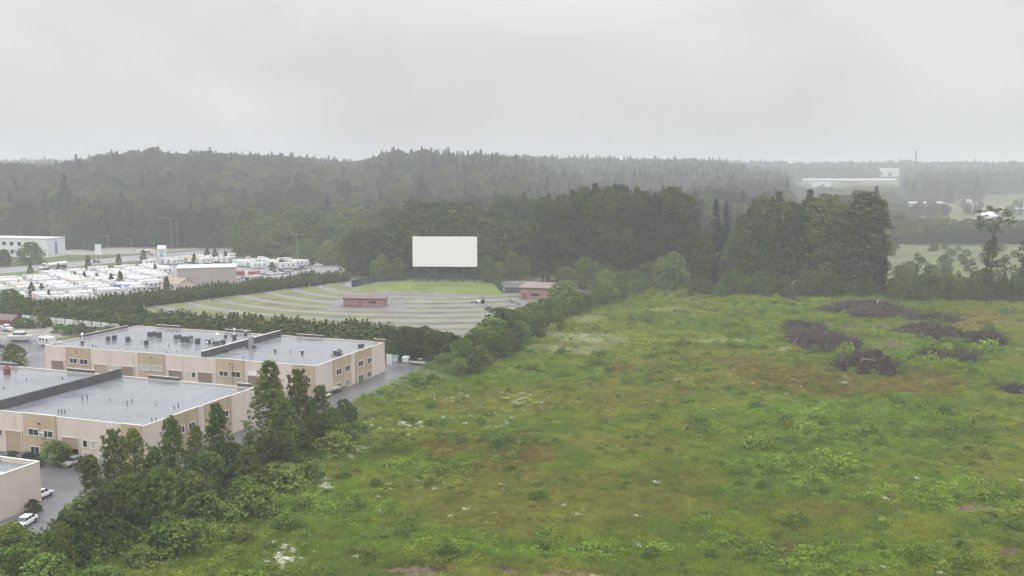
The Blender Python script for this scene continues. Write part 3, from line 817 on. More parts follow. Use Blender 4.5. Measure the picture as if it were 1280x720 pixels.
def hvac(root, x, y, z, kind, s=1., rz=0.):
    b = MB()
    if kind == 'unit':
        b.box(-1.1 * s, 1.1 * s, -.8 * s, .8 * s, .25, 1.35 * s, 'metal_dark'); b.box(-1.2 * s, 1.2 * s, -.9 * s, .9 * s, .0, .22, 'metal')
        b.cyl((-.4 * s, 0, 1.35 * s), (-.4 * s, 0, 1.5 * s), .42 * s, .42 * s, 'metal', 14); b.box(1.12 * s, 1.75 * s, -.35 * s, .35 * s, .3, .95 * s, 'metal')
        nm = 'rooftop_unit'
    elif kind == 'fan':
        b.cyl((0, 0, 0), (0, 0, .6 * s), .35 * s, .35 * s, 'metal_dark', 12); b.cyl((0, 0, .6 * s), (0, 0, 1.1 * s), .62 * s, .45 * s, 'metal_dark', 14)
        b.cyl((0, 0, 1.1 * s), (0, 0, 1.25 * s), .45 * s, .15 * s, 'metal', 14); nm = 'exhaust_fan'
    elif kind == 'box':
        b.box(-.45 * s, .45 * s, -.45 * s, .45 * s, .1, 1.15 * s, 'metal_dark'); b.box(-.52 * s, .52 * s, -.52 * s, .52 * s, 1.15 * s, 1.22 * s, 'metal'); b.cyl((0, 0, 1.22 * s), (0, 0, 1.3 * s), .3 * s, .3 * s, 'metal_dark', 12)
        nm = 'rooftop_unit'
    elif kind == 'pipe':
        b.cyl((0, 0, 0), (0, 0, .75 * s), .09, .09, 'metal_dark', 8); b.cyl((0, 0, .75 * s), (0, 0, .9 * s), .17, .05, 'metal_dark', 8)
        nm = 'vent_pipe'
    elif kind == 'white':
        b.cyl((0, 0, 0), (0, 0, 1.5 * s), .12, .12, 'white_metal', 8); b.cyl((0, 0, 1.5 * s), (0, 0, 1.9 * s), .42 * s, .3 * s, 'white_metal', 12); b.cyl((0, 0, 1.9 * s), (0, 0, 2.05 * s), .3 * s, .05 * s, 'white_metal', 12)
        nm = 'white_vent'
    elif kind == 'stack':
        b.box(-.45 * s, .45 * s, -.4 * s, .4 * s, 0, 3.0 * s, 'metal'); b.box(-.52 * s, .52 * s, -.47 * s, .47 * s, 3.0 * s, 3.1 * s, 'white_metal'); b.cyl((0, 0, 3.1 * s), (0, 0, 3.5 * s), .25, .25, 'metal', 10)
        b.box(-1.3 * s, -.47 * s, -.2, .2, .2, .8 * s, 'metal_dark'); b.box(.47 * s, 1.3 * s, -.2, .2, .2, .8 * s, 'metal_dark'); nm = 'duct_stack'
    elif kind == 'mast':
        b.cyl((0, 0, 0), (0, 0, 4.2 * s), .05, .035, 'metal', 6); b.box(-.5, .5, -.03, .03, 3.6 * s, 3.66 * s, 'metal'); nm = 'antenna_mast'
    elif kind == 'rusty':
        b.cyl((0, 0, 0), (0, 0, 1.5 * s), .8 * s, .8 * s, 'rust', 12); b.cyl((0, 0, 1.5 * s), (0, 0, 2.2 * s), .8 * s, .3 * s, 'rust', 12); nm = 'rusty_vent'
    o = b.obj(nm, root, (x, y, z), rz)
    if kind in ('unit', 'box'): o.scale = (.72, .72, .8)
    return o

def shell(root, L, W, h, x1=0., tans_f=(), tans_s=()):
    """walls with a low parapet, membrane roof; tan sections stand a little proud and a little taller"""
    b = MB(); t = .25
    x0 = x1 - L
    b.box(x0, x1, 0, t, 0, h, 'cream'); b.box(x0, x1, W - t, W, 0, h, 'cream')
    b.box(x0, x0 + t, t, W - t, 0, h, 'cream'); b.box(x1 - t, x1, t, W - t, 0, h, 'cream')
    b.obj('wall', root)
    b = MB(); b.box(x0 + t, x1 - t, t, W - t, h - .55, h - .22, 'roof'); b.obj('roof', root)
    b = MB()
    for i in range(1, int(L / 7.6) + 1):
        x = x1 - i * 7.6; b.box(x - .03, x + .03, -.012, -.002, .1, h - .05, 'door_tan'); b.box(x - .09, x + .09, -.13, -.013, .3, h - .6, 'cream') if i % 2 else None
    for i in range(1, int(W / 7.6) + 1):
        y = i * 7.6; b.box(.002, .012, y - .03, y + .03, .1, h - .05, 'door_tan')
    b.box(x0, x1, -.016, -.013, 3.95, 4.0, 'door_tan')
    b.obj('wall_joints', root)
    b = MB(); c = .04
    b.box(x0 - c, x1 + c, -c, t + c, h, h + .06, 'coping'); b.box(x0 - c, x1 + c, W - t - c, W + c, h, h + .06, 'coping')
    b.box(x0 - c, x0 + t + c, t + c, W - t - c, h, h + .06, 'coping'); b.box(x1 - t - c, x1 + c, t + c, W - t - c, h, h + .06, 'coping')
    b.obj('coping', root)
    for a0, a1 in tans_f:
        b = MB(); b.box(a0, a1, -.22, -.003, 0, h + .14, 'tan'); b.box(a0 - .03, a1 + .03, -.25, .12, h + .14, h + .2, 'coping'); b.obj('wall_panel', root)
    for a0, a1 in tans_s:
        b = MB(); b.box(.003, .22, a0, a1, 0, h + .14, 'tan'); b.box(-.12, .25, a0 - .03, a1 + .03, h + .14, h + .2, 'coping'); b.obj('wall_panel', root)

def warehouse_back():
    h = 8.0
    P = at(394, 458, h); fr = Frame(P, ANG)
    Lx = -fr.front(56, 434)[0]
    Wy = fr.roof(484, 428, h)[1]
    L, W = Lx, Wy
    print('corner', fr.roof(484, 428, h))
    print('A', L, W, fr.roof(171, 409, h), P)
    root = empty('warehouse', (P.x, P.y, 0), ANG)
    tag(root, 'long cream and tan warehouse farther back, its pale roof crowded with vents', 'warehouse')
    X = lambda px, py=450: fr.front(px, py)[0]
    Y = lambda px, py=450: fr.side(px, py)[0]
    shell(root, L, W, h, 0., [(X(83), X(113)), (X(173), X(206)), (X(270), X(305)), (X(366), X(393))], [(Y(416), Y(438)), (Y(444), Y(464))])
    for a, b_, t in ((65, 80, 451), (118, 134, 456), (153, 168.5, 458.5)): shutter(root, fr, a, b_, t, 'door_brown' if a != 118 else 'door_tan')
    for a, b_, t in ((211, 228, 463.5), (248, 265.5, 466)): shutter(root, fr, a, b_, t)
    shutter(root, fr, 310, 326, 470, 'door_brown', .38); shutter(root, fr, 336, 352, 473)
    b = MB(); x0, z0 = fr.front(311, 463); x1, _ = fr.front(325, 463); b.box(x0, x1, -.12, -.03, z0 - 1.2, z0, 'white_metal'); b.obj('blank_sign', root)
    root['proud'] = .22
    for a, b_, t0, t1 in ((88, 97, 448, 453.5), (101, 110.5, 449, 455), (275, 285.5, 464, 469.5), (290, 301, 464.5, 471), (372, 378, 470, 477), (384, 389, 471, 478)): window(root, fr, 'f', a, b_, t0, t1)
    for a, b_, t0, t1 in ((176, 188, 456, 462), (191, 203, 457, 463)): window(root, fr, 'f', a, b_, t0, t1, 'glass_pale', mull=False)
    for a, b_, t0, t1 in ((419, 425.5, 461, 468), (430.5, 436, 457, 464), (447, 452.5, 451, 458), (458, 463, 447.5, 454), (419.5, 425, 479, 486), (458, 463, 464.5, 471.5)): window(root, fr, 's', a, b_, t0, t1, mull=True)
    for a, b_, t0, t1 in ((431, 433.5, 475, 487), (434, 436, 474, 482), (447, 453, 468.5, 479)): window(root, fr, 's', a, b_, t0, t1, name='door')
    root['proud'] = .0
    for a, b_, t0, t1, p in ((138, 142, 457, 463, 'glass_pale'), (145, 149, 457.5, 463.5, 'glass_pale'), (232, 236, 465, 471, 'glass_pale'), (240, 244, 465.5, 471.5, 'glass'), (330, 333, 473, 479, 'glass')): window(root, fr, 'f', a, b_, t0, t1, p, mull=False)
    del root['proud']
    # fire wall across the roof
    xa, ya = fr.roof(238, 451, h); xb, yb = fr.roof(343, 421, h)
    xm = (xa + xb) / 2
    b = MB(); b.box(xm - .2, xm + .2, .35, W - .3, h - .2, h + 1.45, 'darkfelt'); b.box(xm - .26, xm + .26, .3, W - .25, h + 1.45, h + 1.52, 'coping'); b.obj('fire_wall', root)
    for a, c in ((197, 226), (281, 314), (371, 404), (467, 483)):
        x0 = fr.roof(a, 415, h)[0]; x1 = fr.roof(c, 415 + (c - a) * .06, h)[0]
        y_ = W
        # along the back edge: use the back-wall plane
        x0 = fr._hit(a, 413, fr.w, W).x; x1 = fr._hit(c, 415, fr.w, W).x
        b = MB(); b.box(x0, x1, W - .22, W + .02, h + .061, h + .75, 'darkfelt'); b.box(x0 - .04, x1 + .04, W - .26, W + .06, h + .75, h + .81, 'coping'); b.obj('parapet', root)
    b = MB(); b.box(-L - .02, -L + .24, W * .35, W * .88, h + .061, h + .7, 'darkfelt'); b.box(-L - .06, -L + .28, W * .35 - .04, W * .88 + .04, h + .7, h + .76, 'coping'); b.obj('parapet', root)
    z = h - .22
    for px, py, k, s in ((103, 431, 'fan', 1.), (103, 424, 'white', .9), (111, 434, 'mast', 1.), (116, 434, 'pipe', 1.), (120, 434.5, 'pipe', .8), (135, 426, 'box', 1.3), (143, 425, 'box', 1.4), (160, 427, 'box', 1.4), (165, 427, 'pipe', .7),
                         (183, 431, 'box', 1.3), (190, 421, 'unit', 1.3), (199, 422, 'box', 1.6), (177, 428, 'pipe', .6), (211, 433, 'pipe', .9), (222, 424, 'unit', 1.1), (233, 428, 'unit', 1.5), (238, 427, 'box', 1.6), (247, 430, 'box', 1.6), (224, 432, 'white', .4),
                         (259, 434, 'white', .8), (262, 430, 'unit', 1.1), (265, 432, 'white', .7), (271, 432, 'unit', 1.1), (279, 431, 'box', 1.4), (272, 427, 'white', 1.2), (282, 423, 'box', 1.), (293, 425, 'fan', 1.5), (293, 418, 'white', .9), (307, 419.5, 'fan', 1.2),
                         (208, 441, 'pipe', .7), (221, 440, 'pipe', .4), (314, 436, 'stack', 1.1), (283, 440, 'box', 1.0), (304, 448, 'pipe', .8), (344, 440, 'fan', .7), (363, 441, 'pipe', .9), (378, 443, 'fan', .9), (414, 446, 'pipe', 1.), (422, 445, 'unit', 1.2), (424, 441, 'box', 1.), (450, 435, 'box', 1.1), (453, 434, 'box', 1.), (374, 427, 'pipe', .6)):
        x, y = fr.roof(px, py, z)
        if -L + .8 < x < -.8 and .8 < y < W - .8: hvac(root, x, y, z, k, s, rnd.choice([0, 0, 1.57]))
    # stains where rain has pooled belong to the roof material; drain scuppers on the fronts
    for px in (96, 288, 190):
        x, zz = fr.front(px, 443 if px < 150 else 458); b = MB(); b.box(x - .25, x + .25, -.34, -.225, 6.9, 7.15, 'metal_dark'); b.obj('wall_lamp', root)
    return fr, L, W

def warehouse_near():
    h = 8.0
    P = at(179, 533, h); fr = Frame(P, ANG)
    W = fr.roof(317, 484.5, h)[1]; L = 95
    print('B', W, P)
    root = empty('warehouse', (P.x, P.y, 0), ANG)
    tag(root, 'near cream and tan warehouse whose bare grey roof is split by a dark fire wall', 'warehouse')
    X = lambda px, py=540: fr.front(px, py)[0]
    Y = lambda px, py=520: fr.side(px, py)[0]
    shell(root, L, W, h, 0., [(X(31), X(71)), (X(152), X(178)), (X(-60), X(-25))], [(Y(217), Y(247)), (Y(256), Y(289))])
    shutter(root, fr, 8, 27, 539, 'door_tan'); shutter(root, fr, 79, 98.5, 547.5, 'door_tan', .52); shutter(root, fr, -22, -4, 534, 'door_tan')
    root['proud'] = .22
    for a, b_, t0, t1 in ((37, 49, 536, 543.5), (55, 67, 538.5, 546)): window(root, fr, 'f', a, b_, t0, t1)
    for a, b_, t0, t1 in ((40, 50, 558, 569.5),): window(root, fr, 'f', a, b_, t0, t1)
    window(root, fr, 'f', 56.5, 61.5, 560.5, 575, name='door', mull=False); window(root, fr, 'f', 158, 166, 551, 557)
    for a, b_, t0, t1 in ((234.5, 242, 528, 536), (222, 229, 533, 541), (262, 268, 519, 526.5), (276, 284, 514, 521)): window(root, fr, 's', a, b_, t0, t1)
    root['proud'] = .0
    for a, b_, t0, t1, p in ((104, 109, 550.5, 558.5, 'glass'), (114, 119, 551.5, 560, 'glass_pale'), (0, 2.5, 537, 544, 'glass'), (105, 110, 566, 578, 'glass_pale')): window(root, fr, 'f', a, b_, t0, t1, p, mull=False)
    window(root, fr, 'f', 124, 128.5, 568, 582, 'glass_pale', name='door', mull=False)
    del root['proud']
    x0, zz = fr.front(56, 540)
    b = MB(); b.box(x0 - .6, x0 + .3, -.75, -.4, zz - .8, zz + .1, 'white_metal'); b.box(x0 - .5, x0 + .1, -.78, -.752, zz - .7, zz, 'metal'); b.obj('air_conditioner', root)
    b = MB(); x0, zz = fr.front(61, 552.5); b.box(x0 - .5, x0 + .5, -.6, -.225, zz - .12, zz + .12, 'rust'); b.obj('wall_lamp', root)
    b = MB(); x0, zz = fr.front(50, 529); b.box(x0 - .2, x0 + .2, -.45, -.225, zz - .12, zz + .12, 'metal_dark'); b.obj('wall_lamp', root)
    xb = fr._hit(152, 475, fr.w, W).x
    xa, ya = fr.roof(14, 517, h)
    xm = xb
    b = MB(); b.box(xm - .25, xm + .25, .35, W - .02, h - .2, h + 1.6, 'darkfelt'); b.box(xm - .3, xm + .3, .3, W, h + 1.6, h + 1.68, 'darkfelt'); b.obj('fire_wall', root)
    for a, c in ((85, 119), (186, 224), (297, 313), (-8, 23)):
        x0 = fr._hit(a, 470, fr.w, W).x; x1 = fr._hit(c, 475, fr.w, W).x
        b = MB(); b.box(x0, x1, W - .22, W + .02, h + .061, h + .75, 'darkfelt'); b.box(x0 - .04, x1 + .04, W - .26, W + .06, h + .75, h + .81, 'coping'); b.obj('parapet', root)
    z = h - .22
    for px, py, k, s in ((9, 468, 'rusty', .9), (20, 474, 'mast', 1.), (33, 474, 'pipe', .4), (78, 474.5, 'pipe', .9), (57, 489, 'box', .7), (49, 492, 'pipe', .8), (29, 499, 'unit', .8), (5, 486, 'pipe', .5), (37, 501, 'fan', .7),
                         (103, 500, 'pipe', 1.), (109, 499, 'pipe', 1.), (159, 507, 'pipe', 1.1), (165, 503, 'pipe', .8), (73, 516, 'pipe', .8), (77, 516, 'pipe', .8), (81, 516, 'pipe', .8), (218, 511, 'pipe', .7), (223, 509, 'pipe', 1.), (190, 527, 'pipe', .9), (195, 526, 'pipe', .7), (137, 500, 'pipe', .3), (195, 506, 'pipe', .3)):
        x, y = fr.roof(px, py, z)
        if x < -.8 and .8 < y < W - .8: hvac(root, x, y, z, k, s, 0)
    return fr

def warehouse_corner():
    h = 7.2
    P = at(49.5, 577, h)
    fr = Frame(P, ANG)
    root = empty('warehouse', (P.x, P.y, 0), ANG)
    tag(root, 'plain cream warehouse corner at the bottom left edge, white coping round its roof', 'warehouse')
    L, W = 40, 34
    b = MB(); t = .25
    b.box(-L, 0, -t, 0, 0, h, 'cream'); b.box(-t, 0, -W, -t, 0, h, 'cream'); b.box(-L, -t, -W, -W + t, 0, h, 'cream'); b.box(-L, -L + t, -W + t, -t, 0, h, 'cream'); b.obj('wall', root)
    b = MB(); b.box(-L + t, -t, -W + t, -t, h - .9, h - .7, 'roof'); b.obj('roof', root)
    b = MB(); b.box(-L, .05, -t - .05, .05, h, h + .1, 'trim'); b.box(-t - .05, .05, -W, -t - .05, h, h + .1, 'trim'); b.obj('coping', root)
    b = MB(); b.box(-8, -t - .05, -7, -6.6, h - .69, h + .12, 'trim'); b.box(-8.3, -8, -7, -.4, h - .69, h + .12, 'trim'); b.obj('parapet', root)
    b = MB(); b.box(.003, .3, -15.4, -14.9, 5.7, 6.0, 'rust'); b.obj('wall_lamp', root)
    b = MB(); b.box(.003, .08, -27, -24.2, 0, 3.2, 'tan'); b.obj('door', root)

frA, LA, WA = warehouse_back(); frB = warehouse_near(); warehouse_corner()

# ------------------------------------------------------------------ vehicles
def car(name, x, y, rz, paint, label, kind='sedan', group=None, cat='car', z=.04):
    r = empty(name, (x, y, z), rz)
    tag(r, label, cat, group)
    Lc, Wc = {'sedan': (4.6, 1.8), 'suv': (4.7, 1.9), 'pickup': (5.5, 1.95), 'hatch': (4.1, 1.75)}[kind]
    hl = Lc / 2; hw = Wc / 2
    b = MB()
    # body as a loft of cross sections
    if kind == 'pickup': st = [(-hl, .55, .95), (-hl + .1, .42, 1.05), (-.6, .35, 1.08), (.9, .32, 1.08), (hl - .9, .34, 1.02), (hl - .12, .4, .92), (hl, .5, .75)]
    elif kind == 'suv': st = [(-hl, .5, .95), (-hl + .12, .38, 1.05), (-1, .32, 1.06), (1, .3, 1.04), (hl - .8, .34, .98), (hl - .1, .4, .85), (hl, .5, .7)]
    else: st = [(-hl, .45, .85), (-hl + .15, .35, .98), (-1, .28, .98), (1, .28, .95), (hl - .7, .3, .82), (hl - .1, .36, .68), (hl, .45, .58)]
    rings = []
    for i, (sx, zb, zt) in enumerate(st):
        w = hw * (.9 if i in (0, len(st) - 1) else (.96 if i in (1, len(st) - 2) else 1))
        ring = [(-w * .92, zb), (-w, zb + .12), (-w, zt - .22), (-w * .9, zt), (w * .9, zt), (w, zt - .22), (w, zb + .12), (w * .92, zb)]
        rings.append([(sx, yy, zz) for yy, zz in ring])
    base = 0
    for rg_ in rings: b.v += rg_
    k = b.mi(paint)
    for i in range(len(rings) - 1):
        for j in range(8):
            j2 = (j + 1) % 8
            b.f.append((i * 8 + j, (i + 1) * 8 + j, (i + 1) * 8 + j2, i * 8 + j2)); b.m.append(k)
    b.f.append(tuple(range(8))); b.m.append(k); b.f.append(tuple(reversed([(len(rings) - 1) * 8 + j for j in range(8)]))); b.m.append(k)
    # roof slab over the glass
    if kind == 'pickup': gx0, gx1, gt = -.55, 1.35, 1.68
    elif kind == 'suv': gx0, gx1, gt = -2.1, 1.15, 1.62
    elif kind == 'hatch': gx0, gx1, gt = -1.85, 1.0, 1.42
    else: gx0, gx1, gt = -1.75, 1.05, 1.38
    zt = st[2][2] - .02
    fr_in = .62 if kind != 'pickup' else .4
    b.frus(gx0 + .45, gx1 - fr_in - .02, -hw * .72, hw * .72, gt, gt + .06, .05, .05, paint)
    for sx in (gx0 + .95, gx0 + 1.75):
        for sy in (-1, 1):
            b.hexa([(sx, sy * hw * .86 - .03, zt), (sx + .09, sy * hw * .86 - .03, zt), (sx + .09, sy * hw * .86 + .03, zt), (sx, sy * hw * .86 + .03, zt),
                    (sx + .02, sy * hw * .735 - .03, gt), (sx + .09, sy * hw * .735 - .03, gt), (sx + .09, sy * hw * .735 + .03, gt), (sx + .02, sy * hw * .735 + .03, gt)], paint)
    if kind == 'pickup': b.box(-hl + .2, -.75, -hw * .78, hw * .78, 1.085, 1.1, 'cardark')
    b.obj('body', r, bevel=.03)
    b = MB()
    b.hexa([(gx0, -hw * .86, zt), (gx1, -hw * .86, zt), (gx1, hw * .86, zt), (gx0, hw * .86, zt), (gx0 + .42, -hw * .72, gt), (gx1 - fr_in, -hw * .72, gt), (gx1 - fr_in, hw * .72, gt), (gx0 + .42, hw * .72, gt)], 'glass')
    b.obj('window', r)
    for sx in (-hl + .85, hl - .85):
        for sy in (-1, 1):
            w = MB(); w.cyl((0, -.11, 0), (0, .11, 0), .34, .34, 'tyre', 18); wo = w.obj('wheel', r, (sx, sy * (hw - .08), .34))
            w = MB(); w.cyl((0, sy * .05, 0), (0, sy * .125, 0), .2, .17, 'metal', 12); w.obj('rim', wo)
    for sy in (-1, 1):
        w = MB(); w.box(hl - .14, hl + .015, sy * hw * .8 - .16, sy * hw * .8 + .1 * -sy, .6 if kind != 'pickup' else .72, .72 if kind != 'pickup' else .86, 'lamp'); w.obj('headlight', r)
        w = MB(); w.box(-hl - .015, -hl + .1, sy * hw * .78 - .12, sy * hw * .78 + .1, .72, .88, 'taillamp'); w.obj('tail_light', r)
    return r

VA = ANG + math.pi / 2      # direction of the buildings' depth
def carp(px, py, rz, paint, label, kind='sedan', group=None, cat='car'):
    p = at(px, py); return car('parked_car' if kind != 'pickup' else 'pickup_truck', p.x, p.y, rz, paint, label, kind, group, cat)
carp(31, 657, VA + math.pi + .25, 'carwhite', 'white car with dark windows parked beside the bottom left warehouse wall', 'sedan')
carp(52, 622, VA + .1, 'carwhite', 'white car half hidden behind the corner of the bottom left warehouse', 'hatch')
carp(92, 581, VA - math.pi, 'carsilver', 'pale car nosing out of the half open garage door', 'hatch')
carp(538, 457, ANG + math.pi, 'cardark', 'dark pickup truck parked at the end of the lane under the bushes', 'pickup', cat='pickup truck')
carp(524, 456, ANG, 'carsilver', 'silver pickup truck half hidden by grass at the lane end', 'pickup', cat='pickup truck')
carp(14, 573, VA, 'cardark', 'dark car parked nearest the left edge below the near warehouse', 'sedan')
carp(34, 576, VA, 'cardark', 'dark car second from the left edge below the near warehouse', 'suv')
carp(-4, 436, VA, 'cardark', 'dark blue car at the left edge of the gravel yard', 'suv')
carp(57, 426, ANG + .3, 'carsilver', 'grey car in the gravel yard behind the warehouse corner', 'sedan')
carp(612, 388, .2, 'cardark', 'small dark car with a pale roof standing alone on the wet drive-in lot', 'hatch')
carp(404, 498, VA, 'carwhite', 'white car behind the tree tops beside the far warehouse', 'sedan')
carp(385, 503, VA, 'cardark', 'dark car behind the tree tops beside the far warehouse', 'sedan')

# flatbed trailer by the side wall
p = at(414, 490); r = empty('flatbed_trailer', (p.x + 1.0, p.y, .04), VA - .1)
tag(r, 'low flatbed trailer with plank deck beside the side wall of the far warehouse', 'trailer')
MB().box(-3.2, 2.6, -1.15, 1.15, .8, .92, 'planks').obj('deck', r)
b = MB(); b.box(-3.25, 2.65, -1.22, -1.152, .7, 1.0, 'metal_dark'); b.box(-3.25, 2.65, 1.152, 1.22, .7, 1.0, 'metal_dark'); b.box(2.65, 4.2, -.06, .06, .6, .72, 'metal_dark'); b.obj('frame', r)
b = MB(); b.box(-1.6, .9, -.9, .9, .925, 1.35, 'blanket'); b.obj('load', r)
for sx in (-1.4, -.5):
    for sy in (-1, 1):
        MB().cyl((0, -.12, 0), (0, .12, 0), .36, .36, 'tyre', 16).obj('wheel', r, (sx, sy * 1.0, .36))

def dumpster(px, py, lid, label):
    p = at(px, py); r = empty('dumpster', (p.x, p.y, .04), ANG)
    tag(r, label, 'dumpster')
    b = MB(); b.hexa([(-.85, -.7, .1), (.85, -.7, .1), (.85, .7, .1), (-.85, .7, .1), (-1, -.95, 1.4), (1, -.95, 1.4), (1, .75, 1.7), (-1, .75, 1.7)], 'white_metal'); b.obj('bin', r, bevel=.03)
    b = MB(); b.hexa([(-1.03, -1, 1.41), (1.03, -1, 1.41), (1.03, .8, 1.71), (-1.03, .8, 1.71), (-1.03, -1, 1.48), (1.03, -1, 1.48), (1.03, .8, 1.78), (-1.03, .8, 1.78)], lid); b.obj('lid', r)
    b = MB(); b.box(-1.15, -.86, -.2, .2, .7, .95, 'metal_dark'); b.box(.86, 1.15, -.2, .2, .7, .95, 'metal_dark'); b.obj('lifting_pocket', r)
dumpster(494, 452, 'teal', 'dumpster with a teal lid at the corner of the far warehouse')
dumpster(508, 453, 'white_metal', 'white lidded dumpster standing in the lane, right of the teal lidded one')
b = MB(); b.box(-.9, .9, -.05, .05, 0, 3.0, 'white_fence'); b.box(-.9, -.8, -.08, .08, 0, 3.2, 'metal'); b.box(.8, .9, -.08, .08, 0, 3.2, 'metal')
p = at(487, 456); tag(b.obj('fence_panel', None, (p.x, p.y, 0), ANG), 'white upright panel at the back corner of the far warehouse', 'fence panel')

# ------------------------------------------------------------------ storage yard, left
def fence(pts, h, m, post, name, label, gap=3.0, rails=True):
    P = [at(*q) for q in pts]
    r = empty(name, (P[0].x, P[0].y, 0)); tag(r, label, 'fence')
    b = MB(); posts = []
    for A, B in zip(P[:-1], P[1:]):
        A = A - P[0]; B = B - P[0]; d = B - A; n = max(1, int(d.length / gap)); u = d.normalized(); w = Vector((-u.y, u.x, 0)) * .05
        for i in range(n):
            a = A + d * (i / n) + u * .15; c = A + d * ((i + 1) / n) - u * .15
            b.hexa([a - w, c - w, c + w, a + w] + [q + Vector((0, 0, h)) for q in (a - w, c - w, c + w, a + w)], m)
            if rails and m == 'white_fence':
                for zz in (.33, .66): b.hexa([q + Vector((0, 0, h * zz - .07)) for q in (a - w * 1.6, c - w * 1.6, c + w * 1.6, a + w * 1.6)] + [q + Vector((0, 0, h * zz + .07)) for q in (a - w * 1.6, c - w * 1.6, c + w * 1.6, a + w * 1.6)], 'metal')
            posts.append(A + d * (i / n))
    b.obj('panel', r)
    for q in posts:
        c = MB(); c.box(-.14, .14, -.14, .14, 0, h + .15, post); c.obj('post', r, q)
    return r
fence([(28, 404), (150, 416)], 3.0, 'white_fence', 'metal_dark', 'board_fence', 'white panelled fence with dark posts behind the storage yard', 4.2)

# boats and trailers stored in the yard
def boat(px, py, rz, label, s=1.):
    p = at(px, py); r = empty('boat', (p.x, p.y, .04), rz); tag(r, label, 'boat', None)
    st = [(-3.2, 1.1, .5, 1.5), (-1, 1.2, .45, 1.5), (1.2, 1.1, .5, 1.6), (2.6, .7, .8, 1.75), (3.6, .06, 1.3, 1.9)]
    b = MB(); k = b.mi('white_metal')
    for (x, w, zb, zt) in st: b.v += [(x * s, -w * s, zt * s), (x * s, -w * .6 * s, zb * s), (x * s, 0, (zb - .12) * s), (x * s, w * .6 * s, zb * s), (x * s, w * s, zt * s)]
    for i in range(len(st) - 1):
        for j in range(4): b.f.append((i * 5 + j, i * 5 + j + 1, (i + 1) * 5 + j + 1, (i + 1) * 5 + j)); b.m.append(k)
        b.f.append((i * 5, (i + 1) * 5, (i + 1) * 5 + 4, i * 5 + 4)); b.m.append(k)
    b.f.append((4, 3, 2, 1, 0)); b.m.append(k)
    b.obj('hull', r)
    b = MB(); b.frus(-1.6 * s, 1.2 * s, -.85 * s, .85 * s, 1.56 * s, 2.6 * s, .3, .15, 'white_metal'); b.obj('cabin', r)
    b = MB(); b.frus(-1.5 * s, 1.25 * s, -.87 * s, .87 * s, 1.85 * s, 2.3 * s, .1, .05, 'glass'); b.obj('window', r)
    b = MB(); b.box(-2.6 * s, 2.4 * s, -.7, .7, .25, .36, 'metal_dark'); b.cyl((-1, -.95, .3), (-1, -.75, .3), .3, .3, 'tyre', 12); b.cyl((-1, .75, .3), (-1, .95, .3), .3, .3, 'tyre', 12); b.obj('trailer', r)
boat(26, 427, ANG + .2, 'white cabin boat on its trailer left of the grey camper in the storage yard', 1.25)
boat(8, 414, ANG + 2.9, 'small white boat at the back left of the storage yard', .9)

def camper_parts(L, W, Hh, col, strip):
    parts = {}
    b = MB(); b.box(-L / 2, L / 2, -W / 2, W / 2, .55, Hh, col); b.hexa([(L / 2 + .001, -W / 2, .55), (L / 2 + .5, -W / 2, 1.0), (L / 2 + .5, W / 2, 1.0), (L / 2 + .001, W / 2, .55), (L / 2 + .001, -W / 2, Hh), (L / 2 + .25, -W / 2, Hh - .5), (L / 2 + .25, W / 2, Hh - .5), (L / 2 + .001, W / 2, Hh)], col)
    parts['body'] = b
    b = MB(); b.box(-L / 2 + .02, L / 2 - .02, -W / 2 - .012, -W / 2 - .002, 1.0, 1.22, strip); b.box(-L / 2 + .02, L / 2 - .02, W / 2 + .002, W / 2 + .012, 1.0, 1.22, strip); parts['stripe'] = b
    b = MB()
    for xx in (-L * .33, L * .02, L * .3):
        for s in (-1, 1): b.box(xx - .5, xx + .5, s * (W / 2 + .002), s * (W / 2 + .03), 1.6, 2.3, 'glass')
    parts['window'] = b
    b = MB(); b.box(L * .15 - .35, L * .15 + .35, -W / 2 - .035, -W / 2 - .004, .7, 2.5, 'trim'); parts['door'] = b
    b = MB(); b.box(-.45, .45, -.4, .4, Hh + .002, Hh + .3, 'white_metal'); b.box(L * .3 - .25, L * .3 + .25, -.25, .25, Hh + .002, Hh + .15, 'metal_dark'); b.box(-L * .35 - .2, -L * .35 + .2, -.2, .2, Hh + .002, Hh + .12, 'trim'); parts['roof_vent'] = b
    b = MB()
    for xx in (-.55, .25):
        for s in (-1, 1): b.cyl((xx, s * (W / 2 - .28), .36), (xx, s * (W / 2 - .02), .36), .36, .36, 'tyre', 12)
    parts['wheel'] = b
    return parts
def camper(kind, x, y, rz, parted, label, group=None, cat='camper', name='travel_trailer'):
    L, W, Hh, col, strip = kind
    key = (kind, parted)
    if key not in _camp:
        ps = camper_parts(L, W, Hh, col, strip)
        if parted: _camp[key] = {k: v.mesh(k) for k, v in ps.items()}
        else:
            b = MB()
            for v in ps.values(): b.merge(v)
            _camp[key] = b.mesh('travel_trailer')
    if parted:
        r = empty(name, (x, y, .04), rz)
        for k, me in _camp[key].items(): link(k, me, r)
    else:
        r = link(name, _camp[key], None, (x, y, .04), rz)
    return tag(r, label, cat, group)
_camp = {}
p = at(88, 440); camper((7.4, 2.4, 3.0, 'blanket', 'metal'), p.x, p.y, ANG + .25, True, 'weathered grey camper against the left end of the far warehouse')
p = at(48, 441); camper((5.6, 2.3, 2.8, 'white_metal', 'metal_dark'), p.x - 3, p.y + 12, ANG + 2.9, True, 'short white camper beside the cabin boat in the storage yard')
p = at(12, 408); b = MB(); b.box(-4, 4, -2.5, 2.5, 0, 2.6, 'rust'); b.hexa([(-4.3, -2.8, 2.6), (4.3, -2.8, 2.6), (4.3, 2.8, 2.6), (-4.3, 2.8, 2.6), (-4.3, -.1, 4.3), (4.3, -.1, 4.3), (4.3, .1, 4.3), (-4.3, .1, 4.3)], 'redroof')
